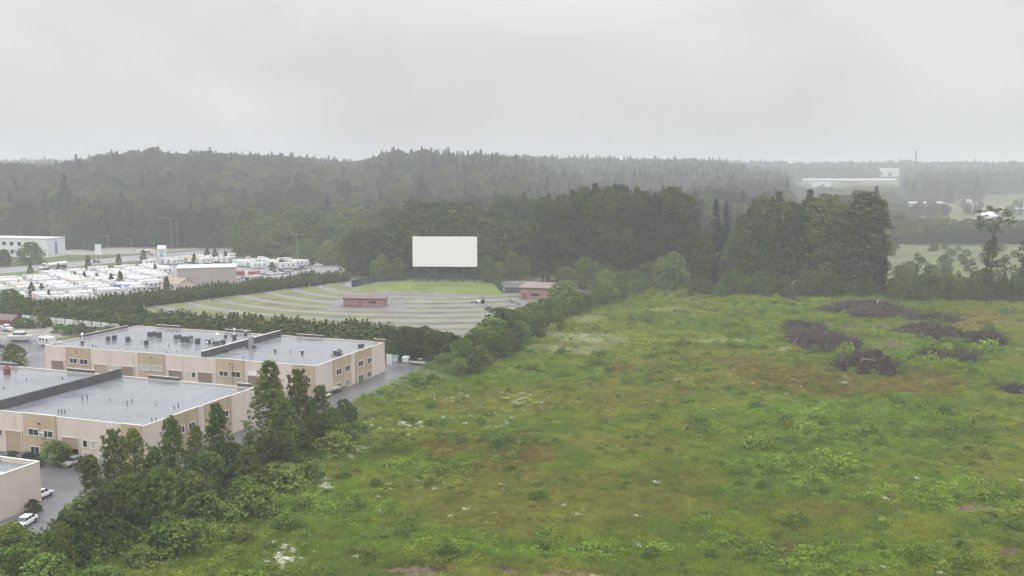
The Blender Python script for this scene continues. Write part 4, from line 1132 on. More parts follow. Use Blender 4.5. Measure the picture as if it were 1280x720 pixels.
r = empty('shed', (p.x, p.y, 0), ANG); tag(r, 'rusty red shed at the left edge beyond the storage yard', 'shed'); b.obj('walls_and_roof', r)

# ------------------------------------------------------------------ white trailer lot
KINDS = [(8.2, 2.5, 3.3, 'white_metal', 'metal'), (9.4, 2.5, 3.5, 'white_metal', 'brown_roof'), (7.0, 2.4, 3.0, 'blanket', 'metal'), (10.5, 2.6, 3.6, 'white_roof', 'metal_dark'), (9.0, 2.5, 3.4, 'cream', 'rust'), (6.4, 2.3, 2.8, 'white_roof', 'blue')]
LOTW = [(-60, 355), (45, 352), (60, 346), (120, 341), (205, 336), (207, 352), (190, 364), (150, 371), (60, 379), (-60, 388)]
LOTE = [(300, 336), (296, 329.5), (322, 326.5), (384, 331), (378, 336)]
LOTN = [(165, 333), (205, 330), (262, 323.5), (298, 325), (296, 329), (215, 331)]
def lot(poly, ang, sp, row, group, label, n0, keep=1.):
    P = [at(*q) for q in poly]
    xs = [p.x for p in P]; ys = [p.y for p in P]; cx, cy = sum(xs) / len(xs), sum(ys) / len(ys)
    u = Vector((math.cos(ang), math.sin(ang), 0)); v = Vector((-u.y, u.x, 0)); n = n0; c = 0
    for i in range(-30, 31):
        for j in range(-60, 61):
            q = Vector((cx, cy, 0)) + u * (i * row + rnd.uniform(-.5, .5)) + v * (j * sp + (rnd.uniform(-.12, .12)))
            px, py = proj(q.x, q.y)
            if px < -12: continue
            if not inpoly([px], [py], poly)[0] or rnd.random() > keep: continue
            k = KINDS[rnd.choice((0, 0, 1, 1, 2, 3, 3, 4, 5))]
            camper(k, q.x, q.y, ang + (math.pi if rnd.random() < .3 else 0) + rnd.uniform(-.03, .03), False, label, group)
            c += 1
    return c
c1 = lot(LOTW, VA - .55, 3.5, 12.4, 'white trailers packed in the lot by the highway', 'white camper trailer packed in rows in the lot between highway and hedge', 0, .93)
c2 = lot(LOTE, VA - .55, 3.5, 12, 'white trailers right of the beige building', 'white camper trailer in the rows right of the beige flat-fronted building', 0, .9)
c3 = lot(LOTN, VA - .2, 4, 12, 'white trailers behind the beige building', 'white camper trailer in the strip behind the beige building', 0, .8)
print('campers', c1, c2, c3)
# nearest row shows its parts
for i, (px, py) in enumerate(((66, 381), (80, 380.5), (95, 379))):
    p = at(px, py)
    camper(KINDS[3], p.x, p.y, ANG + .15, True, ['long white trailer lying broadside at the front of the trailer lot, leftmost of three', 'long white trailer broadside at the front of the lot, middle of three', 'long white trailer broadside at the front of the lot, rightmost of three'][i])

def shedbuilding(name, px, py, ang, L, W, h, wall, roof, label, slope=.0, gable=0., eave=.3, parts=None, z0=0., cat='building', p=None):
    p = at(px, py) if p is None else Vector(p)
    r = empty(name, (p.x, p.y, z0), ang); tag(r, label, cat)
    b = MB(); b.hexa([(-L / 2, -W / 2, -1 if z0 else 0), (L / 2, -W / 2, -1 if z0 else 0), (L / 2, W / 2, -1 if z0 else 0), (-L / 2, W / 2, -1 if z0 else 0), (-L / 2, -W / 2, h), (L / 2, -W / 2, h), (L / 2, W / 2, h + slope), (-L / 2, W / 2, h + slope)], wall)
    if gable:
        b.poly([(-L / 2, -W / 2, h), (-L / 2, 0, h + gable), (-L / 2, W / 2, h)][::-1], wall); b.poly([(L / 2, -W / 2, h), (L / 2, W / 2, h), (L / 2, 0, h + gable)], wall)
    b.obj('wall', r)
    e = eave; b = MB()
    if gable:
        k = gable / (W / 2)
        for s in (-1, 1):
            q = [(-L / 2 - e, s * (W / 2 + e), h - k * e + .02), (L / 2 + e, s * (W / 2 + e), h - k * e + .02), (L / 2 + e, 0, h + gable + .02), (-L / 2 - e, 0, h + gable + .02)]
            if s > 0: q = [q[1], q[0], q[3], q[2]]
            b.hexa(q + [(x, y, z + .2) for x, y, z in q], roof)
    else:
        b.hexa([(-L / 2 - e, -W / 2 - e, h + .01), (L / 2 + e, -W / 2 - e, h + .01), (L / 2 + e, W / 2 + e, h + slope + .01), (-L / 2 - e, W / 2 + e, h + slope + .01),
                (-L / 2 - e, -W / 2 - e, h + .3), (L / 2 + e, -W / 2 - e, h + .3), (L / 2 + e, W / 2 + e, h + slope + .3), (-L / 2 - e, W / 2 + e, h + slope + .3)], roof)
    b.obj('roof', r)
    for (nm, face, a0, a1, zz0, zz1, m) in (parts or ()):
        b = MB()
        if face == 'f': b.box(a0, a1, -W / 2 - .06, -W / 2 - .003, zz0, zz1, m)
        elif face == 'r': b.box(L / 2 + .003, L / 2 + .06, a0, a1, zz0, zz1, m)
        else: b.box(-L / 2 - .06, -L / 2 - .003, a0, a1, zz0, zz1, m)
        b.obj(nm, r)
    return r

# beige building in the lot: corner at px 210..293
pc = at(236, 357.5); 
shedbuilding('industrial_building', 0, 0, ANG + .62, 27, 17, 7.6, 'greige', 'white_roof', 'windowless beige building with a white roof in the trailer lot', p=(at(258, 353).x, at(258, 353).y + 2, 0),
             parts=[('door', 'f', -9, -6, 0, 3.5, 'brown_roof'), ('wall_seam', 'f', 2.0, 2.12, 0, 7.5, 'brown_roof')])
shedbuilding('small_house', 0, 0, ANG - .35, 15, 8, 3.2, 'cream', 'brown_roof', 'low house with a tan roof in front of the beige building', gable=2.2, p=(at(222, 362).x, at(222, 362).y, 0),
             parts=[('window', 'f', -4, -2.5, 1, 2.2, 'glass'), ('window', 'f', 2, 3.5, 1, 2.2, 'glass'), ('door', 'r', -1, .5, 0, 2.2, 'trim')])
p = at(154, 365.5); b = MB(); b.box(-3, 3, -1.2, 1.2, .6, 3.4, 'blue'); b.box(3.02, 4.6, -1.1, 1.1, .5, 2.6, 'white_metal')
r = empty('box_truck', (p.x, p.y, .04), ANG + .2); tag(r, 'blue box truck at the right end of the white trailer lot', 'truck'); 
MB().box(-3, 3, -1.2, 1.2, .75, 3.5, 'blue').obj('cargo_box', r); MB().frus(3.05, 4.8, -1.1, 1.1, .55, 2.7, .15, .1, 'white_metal').obj('cab', r)
for sx in (-2, 3.8):
    for sy in (-1, 1): MB().cyl((0, -.13, 0), (0, .13, 0), .45, .45, 'tyre', 14).obj('wheel', r, (sx, sy * .95, .45))
# red truck row right of beige building
for i, (px, py, m, lb) in enumerate(((298, 346, 'red', 'red box truck among pale cars right of the beige building'), (313, 345, 'red', 'red flat truck right of the red box truck behind the hedge'))):
    p = at(px, py); r = empty('box_truck', (p.x, p.y, .04), .25); tag(r, lb, 'truck')
    MB().box(-3, 3, -1.2, 1.2, .75, 2.9 - i * .6, m).obj('cargo_box', r); MB().frus(3.05, 4.8, -1.1, 1.1, .55, 2.5, .15, .1, 'white_metal' if i == 0 else 'red').obj('cab', r)
    for sx in (-2, 3.8):
        for sy in (-1, 1): MB().cyl((0, -.13, 0), (0, .13, 0), .45, .45, 'tyre', 14).obj('wheel', r, (sx, sy * .95, .45))

proto_cars = {}
def farcar(px, py, rz, paint, label, group, kind='sedan'):
    k = (paint, kind)
    p = at(px, py)
    if k not in proto_cars:
        proto_cars[k] = car('parked_car', p.x, p.y, rz, paint, label, kind, group)
        return
    o = copy_tree(proto_cars[k]); o.location = (p.x, p.y, .04); o.rotation_euler = (0, 0, rz); tag(o, label, 'car', group)
g = 'cars parked between hedge and beige building'
for i in range(9): farcar(286 + i * 9 + rnd.uniform(-1, 1), 350 - i * .95 if i < 5 else 344 - (i - 5) * .6, VA - .3, ['carwhite', 'carwhite', 'carsilver'][i % 3], ['white car in the row between hedge and beige building', 'white car in the row between hedge and beige building', 'silver car in the row between hedge and beige building'][i % 3], g)
for i, px in enumerate((344, 352, 361, 371, 378, 386)): farcar(px, 341.5 - i * 1.1, .4, ['cardark', 'cardark', 'carsilver'][i % 3], ['dark car parked where the road leaves the trailer lot', 'dark car parked where the road leaves the trailer lot', 'silver car parked where the road leaves the trailer lot'][i % 3], 'cars at the right end of the trailer lot')
farcar(121, 328.5, .12, 'cardark', 'dark car on the highway behind the tanker truck', 'cars on the highway', 'suv')
farcar(2, 352, .3, 'cardark', 'dark car at the left picture edge beside the highway', 'cars on the highway', 'suv')
farcar(148, 340, .4, 'carsilver', 'silver car at the back corner of the trailer lot', 'cars at the back of the trailer lot', 'suv')
farcar(158, 338, .2, 'cardark', 'black car at the back corner of the trailer lot, right of the silver one', 'cars at the back of the trailer lot', 'suv')
farcar(398, 333, .5, 'carwhite', 'white van-like car on the road right of the trailer lot', 'cars on the road', 'suv')
farcar(439, 323.5, .5, 'carwhite', 'white car farthest along the road at the wood edge', 'cars on the road', 'sedan')
farcar(430, 331, .5, 'cardark', 'dark car on the road beside the hedge end', 'cars on the road', 'sedan')
for i, (px, d) in enumerate(((229, 800), (252, 792), (258, 786), (291, 800), (242, 780))):
    x, y = atd(px, d); k = ('carwhite', 'suv')
    if k not in proto_cars: proto_cars[k] = car('parked_car', x, y, .3, 'carwhite', 'white car parked under the trees at the foot of the wooded slope', 'suv', 'cars under the far trees')
    else:
        o = copy_tree(proto_cars[k]); o.location = (x, y, float(ground_z(x, y)) + .05); o.rotation_euler = (0, 0, rnd.uniform(-.5, .5)); tag(o, 'white car parked under the trees at the foot of the wooded slope', 'car', 'cars under the far trees')

# tanker truck on the highway
p = at(65, 336.5); q = at(88, 333.5); ang = math.atan2(p.y - q.y, p.x - q.x)
r = empty('tanker_truck', (p.x, p.y + 1, .06), ang); tag(r, 'long tanker truck with a white cab and polished tank on the highway', 'truck')
b = MB()
n = 16
b.cyl((-10, 0, 2.3), (3.2, 0, 2.3), 1.25, 1.25, 'white_metal', 20); b.cyl((3.2, 0, 2.3), (3.5, 0, 2.3), 1.25, .9, 'white_metal', 20); b.cyl((-10.3, 0, 2.3), (-10, 0, 2.3), .9, 1.25, 'white_metal', 20); b.box(-9, 3, -.3, .3, 3.5, 3.65, 'metal'); b.obj('tank', r)
MB().box(-10, 8.6, -.5, .5, .85, 1.05, 'metal_dark').obj('chassis', r)
b = MB(); b.frus(4.3, 6.8, -1.2, 1.2, 1.06, 3.6, .25, .1, 'white_metal'); b.frus(6.8, 9.0, -1.0, 1.0, 1.06, 2.2, .15, .15, 'white_metal'); b.obj('cab', r)
MB().frus(6.3, 6.9, -1.05, 1.05, 2.3, 3.2, .2, .1, 'glass').obj('window', r)
for sx in (-9, -7.8, 3.9, 5.0, 8.2):
    for sy in (-1, 1): MB().cyl((0, -.2, 0), (0, .2, 0), .5, .5, 'tyre', 14).obj('wheel', r, (sx, sy * 1.0, .5))
# motor home and kiosk across the highway
x, y = atd(183, 628); r = empty('motor_home', (x, y, .04), .15); tag(r, 'cream motor home parked beyond the highway', 'motor home')
b = MB(); b.box(-5, 4, -1.3, 1.3, .7, 3.6, 'cream'); b.frus(4.001, 5.8, -1.25, 1.25, .7, 2.6, .2, .1, 'cream'); b.obj('body', r); MB().box(-3.5, 2.5, -1.35, -1.303, 1.8, 2.6, 'glass').obj('window', r); MB().box(-5.02, 4.0, -1.34, -1.304, 1.1, 1.35, 'rust').obj('stripe', r)
for sx in (-3, 3.4):
    for sy in (-1, 1): MB().cyl((0, -.15, 0), (0, .15, 0), .45, .45, 'tyre', 14).obj('wheel', r, (sx, sy * 1.1, .45))
x, y = atd(203, 620); shedbuilding('kiosk', 0, 0, .1, 4.6, 4.6, 5.0, 'white_wall', 'white_roof', 'small white kiosk with a peaked roof beside the motor home', gable=1.8, p=(x, y, 0), parts=[('window', 'f', -1.6, 1.6, 2.4, 3.8, 'glass_pale'), ('door', 'f', -.6, .6, 0, 2.2, 'blue')])
# white office building far left
pz = at(64, 321)
WOF = [('window', 'f', a, a + 2.6, zz, zz + 2.3, 'glass') for zz in (2.0, 7.0) for a in [-30 + 5.6 * i for i in range(10)]] + [('window', 'r', -1.6, .6, 1.5, 9.5, 'blue')]
P0 = at(60, 322); u = Vector((math.cos(R(-14)), math.sin(R(-14)), 0))
cpos = P0 - u * 31 + Vector((2, 8, 0))
shedbuilding('office_building', 0, 0, R(-14), 62, 16, 11.5, 'white_wall', 'white_roof', 'two storey white office block with rows of dark windows at the far left', p=(cpos.x, cpos.y, 0), parts=WOF)
x, y = atd(8, 790); shedbuilding('white_house', 0, 0, -.1, 34, 14, 6.5, 'white_wall', 'white_roof', 'white low building on the slope above the white office block', p=(x, y, 0), z0=float(ground_z(x, y)) + 6, parts=[('window', 'f', -12 + 5 * i, -10 + 5 * i, 2, 4, 'glass') for i in range(6)])
x, y = atd(320, 880); shedbuilding('white_house', 0, 0, -.1, 14, 12, 7, 'white_wall', 'white_roof', 'small pale house half hidden in the wooded slope left of the screen', p=(x, y, 0), z0=float(ground_z(x, y)) + 4, parts=[('window', 'f', -3, 0, 2, 5, 'glass')])

# poles, signs
def pole(px, py, h, label, arm=0., name='street_lamp', cat='street lamp', double=False, ground=None, wood=False):
    p = at(px, py)
    r = empty(name, (p.x, p.y, 0)); tag(r, label, cat)
    MB().cyl((0, 0, 0), (0, 0, h), .13, .08, 'pole', 8).obj('pole', r)
    if arm:
        b = MB(); b.cyl((0, 0, h - .3), (-arm, 0, h + .1), .08, .05, 'pole', 6)
        if double: b.cyl((0, 0, h - .3), (arm, 0, h + .1), .08, .05, 'pole', 6)
        b.obj('arm', r)
        for s in ((-1, 1) if double else (-1,)):
            MB().frus(s * arm - .5, s * arm + .5, -.2, .2, h, h + .2, .1, .05, 'metal').obj('lamp', r)
    return r
pole(215, 324, 25, 'tall pale lamp pole with a long arm beyond the trailer lot', 7, cat='lamp pole', name='lamp_pole')
pole(223, 323, 23, 'tall bare pale pole right of the long-armed lamp pole', 0, cat='pole', name='utility_pole')
pole(137, 326, 15, 'pale lamp pole behind the white sign by the highway', 2.5)
pole(165, 318, 10, 'short lamp post at the pull-in beyond the highway', 3)
pole(232, 320, 9, 'low lamp post right of the two tall poles', 0)
pole(372, 343, 21, 'twin armed lamp pole where the road passes the lot corner', 2.4, double=True)
pole(27, 320, 17, 'wooden pole beside the white office block', 1.2, cat='pole', name='utility_pole')
p = at(123.5, 329); r = empty('pylon_sign', (p.x, p.y, 0), 0); tag(r, 'tall blank white pylon sign beside the highway', 'sign')
MB().box(-1.8, 1.8, -.3, .3, 5.0, 11.0, 'white_metal').obj('sign_panel', r); MB().cyl((1.4, 0, 0), (1.4, 0, 5), .2, .2, 'pole', 8).obj('post', r); MB().cyl((-1.4, 0, 0), (-1.4, 0, 5), .2, .2, 'pole', 8).obj('post', r)
# thin pole in front of the far warehouse
x, y = frA.o.x, frA.o.y
p = at(292, 503); r = empty('utility_pole', (p.x, p.y, 0)); tag(r, 'thin dark pole standing before the tan bay of the far warehouse', 'pole')
MB().cyl((0, 0, 0), (0, 0, 9.4), .10, .06, 'metal_dark', 8).obj('pole', r); MB().box(-.5, .5, -.03, .03, 8.2, 8.3, 'metal_dark').obj('cross_arm', r)

# ------------------------------------------------------------------ drive-in
def screen():
    A = at(516.5, 352.5); B = at(594.5, 354.0)
    D = (A.y + B.y) / 2
    def onplane(px, py, dist): d = ray(px, py); t = dist / d.y; return Vector((d.x * t, d.y * t, H + d.z * t))
    TL = onplane(514, 295, D + 1.5); TR = onplane(595.5, 296.5, D); BR = onplane(596.5, 334, D); BL = onplane(516, 332.5, D + 1.5)
    c = (BL + BR) / 2; ang = math.atan2(BR.y - BL.y, BR.x - BL.x)
    Wd = (BR - BL).length; z0 = (BL.z + BR.z) / 2; z1 = (TL.z + TR.z) / 2
    print('screen', Wd, z0, z1)
    r = empty('movie_screen', (c.x, c.y, 0), ang); tag(r, 'big blank white drive-in screen on green steel legs', 'movie screen')
    MB().box(-Wd / 2, Wd / 2, -.25, .25, z0, z1, 'screen').obj('screen_panel', r)
    b = MB(); b.box(-Wd / 2 - .05, Wd / 2 + .05, .26, 1.4, z0 + .2, z0 + .7, 'green_steel'); b.box(-Wd / 2, Wd / 2, .26, 1.4, z1 - .7, z1 - .2, 'green_steel'); b.obj('back_beam', r)
    for k in range(6):
        x = -Wd / 2 + 1.2 + k * (Wd - 2.4) / 5
        if k in (2, 3): x += (-1.5 if k == 2 else 1.5)
        b = MB(); b.cyl((x, .9, 0), (x, .9, z1 - .8), .3, .3, 'green_steel', 8); b.cyl((x, 7.5, 0), (x, 1.2, z1 - 2), .22, .22, 'green_steel', 8)
        b.cyl((x, .9, 2.2), (x, 6.2, 2.2), .12, .12, 'green_steel', 6); b.cyl((x, .9, z0 - .3), (x, 4.6, z0 - .3), .12, .12, 'green_steel', 6); b.cyl((x, .9, z0 - .3), (x, 6.2, 2.2), .1, .1, 'green_steel', 6)
        b.obj('leg', r)
    b = MB()
    for k in (0, 1, 3, 4):
        xa = -Wd / 2 + 1.2 + k * (Wd - 2.4) / 5; xb = -Wd / 2 + 1.2 + (k + 1) * (Wd - 2.4) / 5
        if k == 1: xb -= 1.5
        if k == 3: xa += 1.5
        b.cyl((xa, .8, .6), (xb, .8, z0 - .6), .09, .09, 'green_steel', 6); b.cyl((xb, .8, .6), (xa, .8, z0 - .6), .09, .09, 'green_steel', 6)
    b.obj('brace', r)
screen()
fence([(440, 359), (470, 352.5), (515, 348), (600, 349.5), (616, 353), (629, 367)], 3.2, 'green_fence', 'green_steel', 'board_fence', 'dark green fence curving round behind the screen lawn', 4.0)
fence([(631, 366), (651, 366)], 2.4, 'metal_dark', 'metal_dark', 'gate_fence', 'short dark fence between the lawn and the pink building', 3.0)

r = shedbuilding('projection_booth', 0, 0, R(-4), 16.5, 6.5, 3.0, 'pink', 'redroof', 'long low pink booth with a maroon roof in the middle of the drive-in lot', slope=.5, eave=.5, p=(at(455.5, 383).x, at(455.5, 383).y + 3.2, 0),
                 parts=[('door', 'f', -2, -1, .0, 2.1, 'redroof'), ('window', 'f', 2, 5, 1.2, 2.1, 'glass'), ('base_band', 'f', -8.2, -2.3, 0, .5, 'redroof'), ('door', 'r', -1, 0, 0, 2.1, 'redroof')])
p = at(679, 374)
r = shedbuilding('snack_bar', 0, 0, R(-16), 17, 13, 4.6, 'pink', 'pinkroof', 'pink building with a faded sloping roof at the right edge of the drive-in', slope=.8, eave=.5, p=(p.x, p.y + 6, 0),
                 parts=[('door', 'f', -7, -5.5, 0, 2.2, 'redroof'), ('window', 'f', -3.5, 0, 1.3, 2.4, 'glass'), ('window', 'r', -3, 0, 1.3, 2.4, 'glass'), ('fascia', 'f', -8.5, 8.5, 4.1, 4.55, 'redroof')])
p = at(674, 356); b = MB(); b.cyl((0, 0, 0), (0, 0, 6.2), .12, .1, 'pole', 8); r = empty('dish_post', (p.x, p.y + 10, 0)); tag(r, 'white ball on a post behind the pink building', 'antenna')
b.obj('post', r)
b = MB()
for i in range(6):
    t0 = math.pi * i / 6; t1 = math.pi * (i + 1) / 6
    b.cyl((0, 0, 6.9 - .8 * math.cos(t0)), (0, 0, 6.9 - .8 * math.cos(t1)), max(.8 * math.sin(t0), .01), max(.8 * math.sin(t1), .01), 'white_metal', 14, False)
b.obj('ball', r)
p = at(720, 361); shedbuilding('shed', 0, 0, R(-10), 12, 8, 3.2, 'greige', 'metal', 'low grey shed half behind bushes right of the pink building', slope=.5, p=(p.x, p.y + 6, 0), cat='shed', parts=[('door', 'f', -1, 1, 0, 2.4, 'white_metal')])
# tractor with a raised bucket, dark, on the lot
p = at(598, 379); r = empty('tractor', (p.x, p.y, .03), R(-8)); tag(r, 'small dark tractor with a pale hood working on the drive-in lot', 'tractor')
b = MB(); b.frus(-1.2, 1.1, -.45, .45, .7, 1.3, .1, .05, 'carwhite'); b.obj('hood', r)
b = MB(); b.box(-.1 + 1.2, 2.3, -.6, .6, .7, 1.0, 'cardark'); 
for sx in (1.2, 2.2):
    for sy in (-.55, .55): b.cyl((sx, sy, 1), (sx, sy, 2.5), .05, .05, 'cardark', 6)
b.box(1.05, 2.4, -.7, .7, 2.5, 2.6, 'cardark'); b.obj('cab', r)
for sx, rr in ((-.8, .45), (1.8, .75)):
    for sy in (-1, 1): MB().cyl((0, -.18, 0), (0, .18, 0), rr, rr, 'tyre', 16).obj('wheel', r, (sx, sy * .8, rr))
b = MB(); b.cyl((-1, -.5, .9), (-2.4, -.5, .5), .07, .07, 'metal_dark', 6); b.cyl((-1, .5, .9), (-2.4, .5, .5), .07, .07, 'metal_dark', 6); b.frus(-3.0, -2.3, -.9, .9, .1, .7, .1, 0, 'metal_dark'); b.obj('bucket', r)
# dark pipes lying on the lot
b = MB(); A = at(636, 375); B = at(650, 381)
r = empty('pipe_run', (A.x, A.y, 0)); tag(r, 'dark pipes lying across the wet lot before the pink building', 'pipes')
MB().cyl((0, 0, .25), (B.x - A.x, B.y - A.y, .25), .22, .22, 'metal_dark', 8).obj('pipe', r); MB().cyl((.5, -1.5, .2), (B.x - A.x - 3, B.y - A.y + 2, .2), .18, .18, 'metal_dark', 8).obj('pipe', r)
# person walking on the lot (far: a few pixels)
def person(px, py, label):
    p = at(px, py); b = MB()
    me = bpy.data.meshes.new('person')
    J = [(0, 0, 1.0, .16), (0, 0, 1.25, .17), (0, 0, 1.45, .16), (0, 0, 1.56, .07), (0, .02, 1.70, .11), (.13, .12, .55, .08), (.13, .22, .08, .055), (.13, .1, .05, .05), (-.13, -.1, .55, .08), (-.13, -.25, .1, .055), (-.13, -.12, .05, .05),
         (.22, 0, 1.42, .07), (.28, -.08, 1.15, .05), (.27, .08, .93, .04), (-.22, 0, 1.42, .07), (-.28, .1, 1.15, .05), (-.27, .22, .95, .04), (.1, 0, .93, .11), (-.1, 0, .93, .11)]
    Ed = [(0, 1), (1, 2), (2, 3), (3, 4), (0, 17), (17, 5), (5, 6), (6, 7), (0, 18), (18, 8), (8, 9), (9, 10), (2, 11), (11, 12), (12, 13), (2, 14), (14, 15), (15, 16)]
    me.from_pydata([j[:3] for j in J], Ed, [])
    o = link('person', me, None, (p.x, p.y, .03), 1.2)
    md = o.modifiers.new('skin', 'SKIN'); o.modifiers.new('sub', 'SUBSURF').levels = 1
    for v, j in zip(me.skin_vertices[0].data, J): v.radius = (j[3], j[3])
    me.skin_vertices[0].data[0].use_root = True
    me.materials.append(M['cardark']); tag(o, label, 'person')
person(634, 387, 'person in dark clothes standing on the wet lot near the parked car')

# speaker posts in rows
pm = MB(); pm.cyl((0, 0, 0), (0, 0, 1.9), .09, .08, 'white_metal', 8); pm.cyl((0, 0, -.02), (0, 0, .22), .3, .26, 'metal', 10); pm.box(-.18, .18, -.1, .1, 1.35, 1.7, 'metal')
pme = pm.mesh('speaker_post'); cnt = 0
for i in range(10):
    rr = 40 + 13.2 * i
    for j in range(9):
        a = R(205 + 15 * j + (5 if i % 2 else 0))
        x = SC.x + math.cos(a) * rr; y = SC.y + math.sin(a) * rr; px, py = proj(x, y)
        if inpoly([px], [py], LOT)[0] and 170 < px < 585 and not (420 < px < 495 and 370 < py < 390):
            tag(link('speaker_post', pme, None, (x, y, .02)), 'short white post on the grass arcs of the drive-in lot', 'post', 'white posts in arcs on the drive-in lot'); cnt += 1
print('posts', cnt)

# guard rail on the access road
P = [at(400, 335.5), at(446, 328), at(474, 324.5)]
r = empty('guard_rail', P[0]); tag(r, 'grey guard rail along the road at the hedge end', 'guard rail')
b = MB()
for A, B in zip(P[:-1], P[1:]):
    A = A - P[0]; B = B - P[0]; w = Vector((0, .06, 0)); b.hexa([A - w + Vector((0, 0, .6)), B - w + Vector((0, 0, .6)), B + w + Vector((0, 0, .6)), A + w + Vector((0, 0, .6)), A - w + Vector((0, 0, 1.2)), B - w + Vector((0, 0, 1.2)), B + w + Vector((0, 0, 1.2)), A + w + Vector((0, 0, 1.2))], 'metal')
    n = max(2, int((B - A).length / 6))
    for i in range(n): q = A + (B - A) * (i / n); b.box(q.x - .1, q.x + .1, q.y + .08, q.y + .25, 0, 1.1, 'metal')
b.obj('rail', r)

# ------------------------------------------------------------------ far right buildings and tower
def farb(px, d, L, W, h, wall, roof, label, ang=0., gable=0, zo=0):
    x, y = atd(px, d); z = float(ground_z(x, y))
    shedbuilding('farm_building', 0, 0, ang, L, W, h, wall, roof, label, gable=gable, p=(x, y, 0), z0=z + zo, parts=[('door', 'f', -L * .1, L * .1, 0, h * .6, 'metal_dark')])
farb(1060, 2050, 190, 24, 6, 'greige', 'dim_roof', 'very long low building with a pale roof on the far hillside', 0, 4, 5)
farb(1026, 1990, 32, 22, 9, 'white_wall', 'white_roof', 'pale building standing before the left end of the very long low one', 0, 0, 3)
farb(1109, 2350, 44, 26, 13, 'white_wall', 'dim_roof', 'tall white building above the right end of the long low roof', 0, 5, 9)
farb(1152, 1400, 56, 20, 5, 'greige', 'metal', 'grey roofed barn in the middle distance at right', .08, 2)
farb(1206, 1420, 16, 12, 6, 'greige', 'pinkroof', 'small farmhouse right of the grey roofed barn', .2, 3)
farb(1232, 1020, 18, 12, 7, 'white_wall', 'white_metal', 'white house behind the tall ragged tree', .3, 4)
farb(1272, 1250, 46, 14, 4, 'greige', 'metal', 'low pale shed by the right edge', 0, 1)
x, y = atd(1143, 2300); z = float(ground_z(x, y)) - 1
r = empty('radio_tower', (x, y, z)); tag(r, 'tall thin lattice radio tower on the right skyline', 'radio tower')
b = MB(); th = 54 + 2300 * 24 / 1240 - z
for k in range(3):
    a = k * 2.094; b.cyl((3.2 * math.cos(a), 3.2 * math.sin(a), 0), (.9 * math.cos(a), .9 * math.sin(a), th), .5, .4, 'metal_dark', 5)
for i in range(14):
    t = i / 14; t2 = (i + 1) / 14; r0 = 3.2 - 2.3 * t; r1 = 3.2 - 2.3 * t2
    for k in range(3):
        a = k * 2.094; c = a + 2.094; b.cyl((r0 * math.cos(a), r0 * math.sin(a), th * t), (r1 * math.cos(c), r1 * math.sin(c), th * t2), .28, .28, 'metal_dark', 4)
b.obj('mast', r)
b = MB()
for f in (.72, .86, .97):
    for k in range(3): a = k * 2.094 + .5; b.box(2.4 * math.cos(a) - .6, 2.4 * math.cos(a) + .6, 2.4 * math.sin(a) - .6, 2.4 * math.sin(a) + .6, th * f - 1.5, th * f + 1.5, 'metal')
b.obj('antenna', r)

# ------------------------------------------------------------------ brush piles
def brush_pile(px, py, rx, ry_px, h, label, seed, curve=False):
    A = at(px, py); rg = random.Random(seed); ng = np.random.default_rng(seed)
    wx = abs(at(px + rx, py).x - A.x); wy = abs(at(px, py - ry_px).y - A.y)
    r = empty('brush_pile', (A.x, A.y, .1), 0); tag(r, label, 'brush pile')
    n, m = 40, 14; b = MB(); k = b.mi('pile')
    for i in range(m + 1):
        t = i / m
        for j in range(n):
            a = 2 * math.pi * j / n
            nz = float(fbm(np.array([math.cos(a) * 2 + t * 3 + seed]), np.array([math.sin(a) * 2 + t * 2.0]), seed)[0])
            rr = t * (.45 + .85 * nz)
            z = h * (1 - t ** 2.4) * 1.8 * (.35 + .45 * rg.random() * min(1, t * 2.2) + 1.1 * (nz if i else .5) * float(vnoise(np.array([math.cos(a) * t * 6 + seed]), np.array([math.sin(a) * t * 6]), 5)[0]) ) + (.0 if t < 1 else -.3)
            b.v.append((wx * rr * math.cos(a), wy * rr * math.sin(a), z))
    for i in range(m):
        for j in range(n):
            j2 = (j + 1) % n; b.f.append((i * n + j, (i + 1) * n + j, (i + 1) * n + j2, i * n + j2)); b.m.append(k)
    b.obj('heap', r)
    b = MB()
    for i in range(int(160 + wx * wy * 1.6)):
        a = rg.random() * 6.28; t = math.sqrt(rg.random()); x, y = wx * t * math.cos(a) * .95, wy * t * math.sin(a) * .95
        z = h * (1 - t ** 2.4) * 1.2; L = rg.uniform(.8, 3.4); a2 = rg.random() * 6.28; e = rg.uniform(-.2, .7)
        b.cyl((x, y, z), (x + math.cos(a2) * L, y + math.sin(a2) * L, z + L * e + .2), rg.choice((.05, .07, .09, .16)), .035, 'wood' if rg.random() < .985 else 'pole', 5, False)
    b.obj('branches', r)
    return r
brush_pile(1085, 462, 44, 11, 2.8, 'dark brush pile nearest the camera with pale curved branches over it', 3)
pl = at(1085, 462); b = MB()
for (x0, x1, hh) in ((-4.5, 3.5, 3.0), (1.5, 5.5, 2.6), (-5.5, -1.5, 2.6)):
    pr_ = None
    for i in range(11):
        t = i / 10; q = (x0 + (x1 - x0) * t, -3 - 2.5 * t + .3 * math.sin(t * 9), .6 + hh * math.sin(math.pi * (.25 + .7 * t)))
        if pr_: b.cyl(pr_, q, .07, .06, 'palewood', 6, False)
        pr_ = q
o = b.obj('pale_branch', None, (pl.x, pl.y, .1)); tag(o, 'bleached curved branches lying over the nearest dark brush pile', 'branch')
brush_pile(1030, 430, 48, 13, 2.0, 'broad dark brush pile left of the others, below the sandy patch', 5)
brush_pile(1005, 411, 28, 6, 1.3, 'small low brush pile at the upper left of the group', 7)
brush_pile(1085, 391, 62, 9, 2.4, 'long brush pile at the back with a pale upright stump', 9)
brush_pile(1165, 400, 40, 5, 1.2, 'thin dark brush pile at the back right of the long one', 11)
brush_pile(1160, 415, 46, 5, 1.5, 'narrow dark brush pile right of the sandy patch', 13)
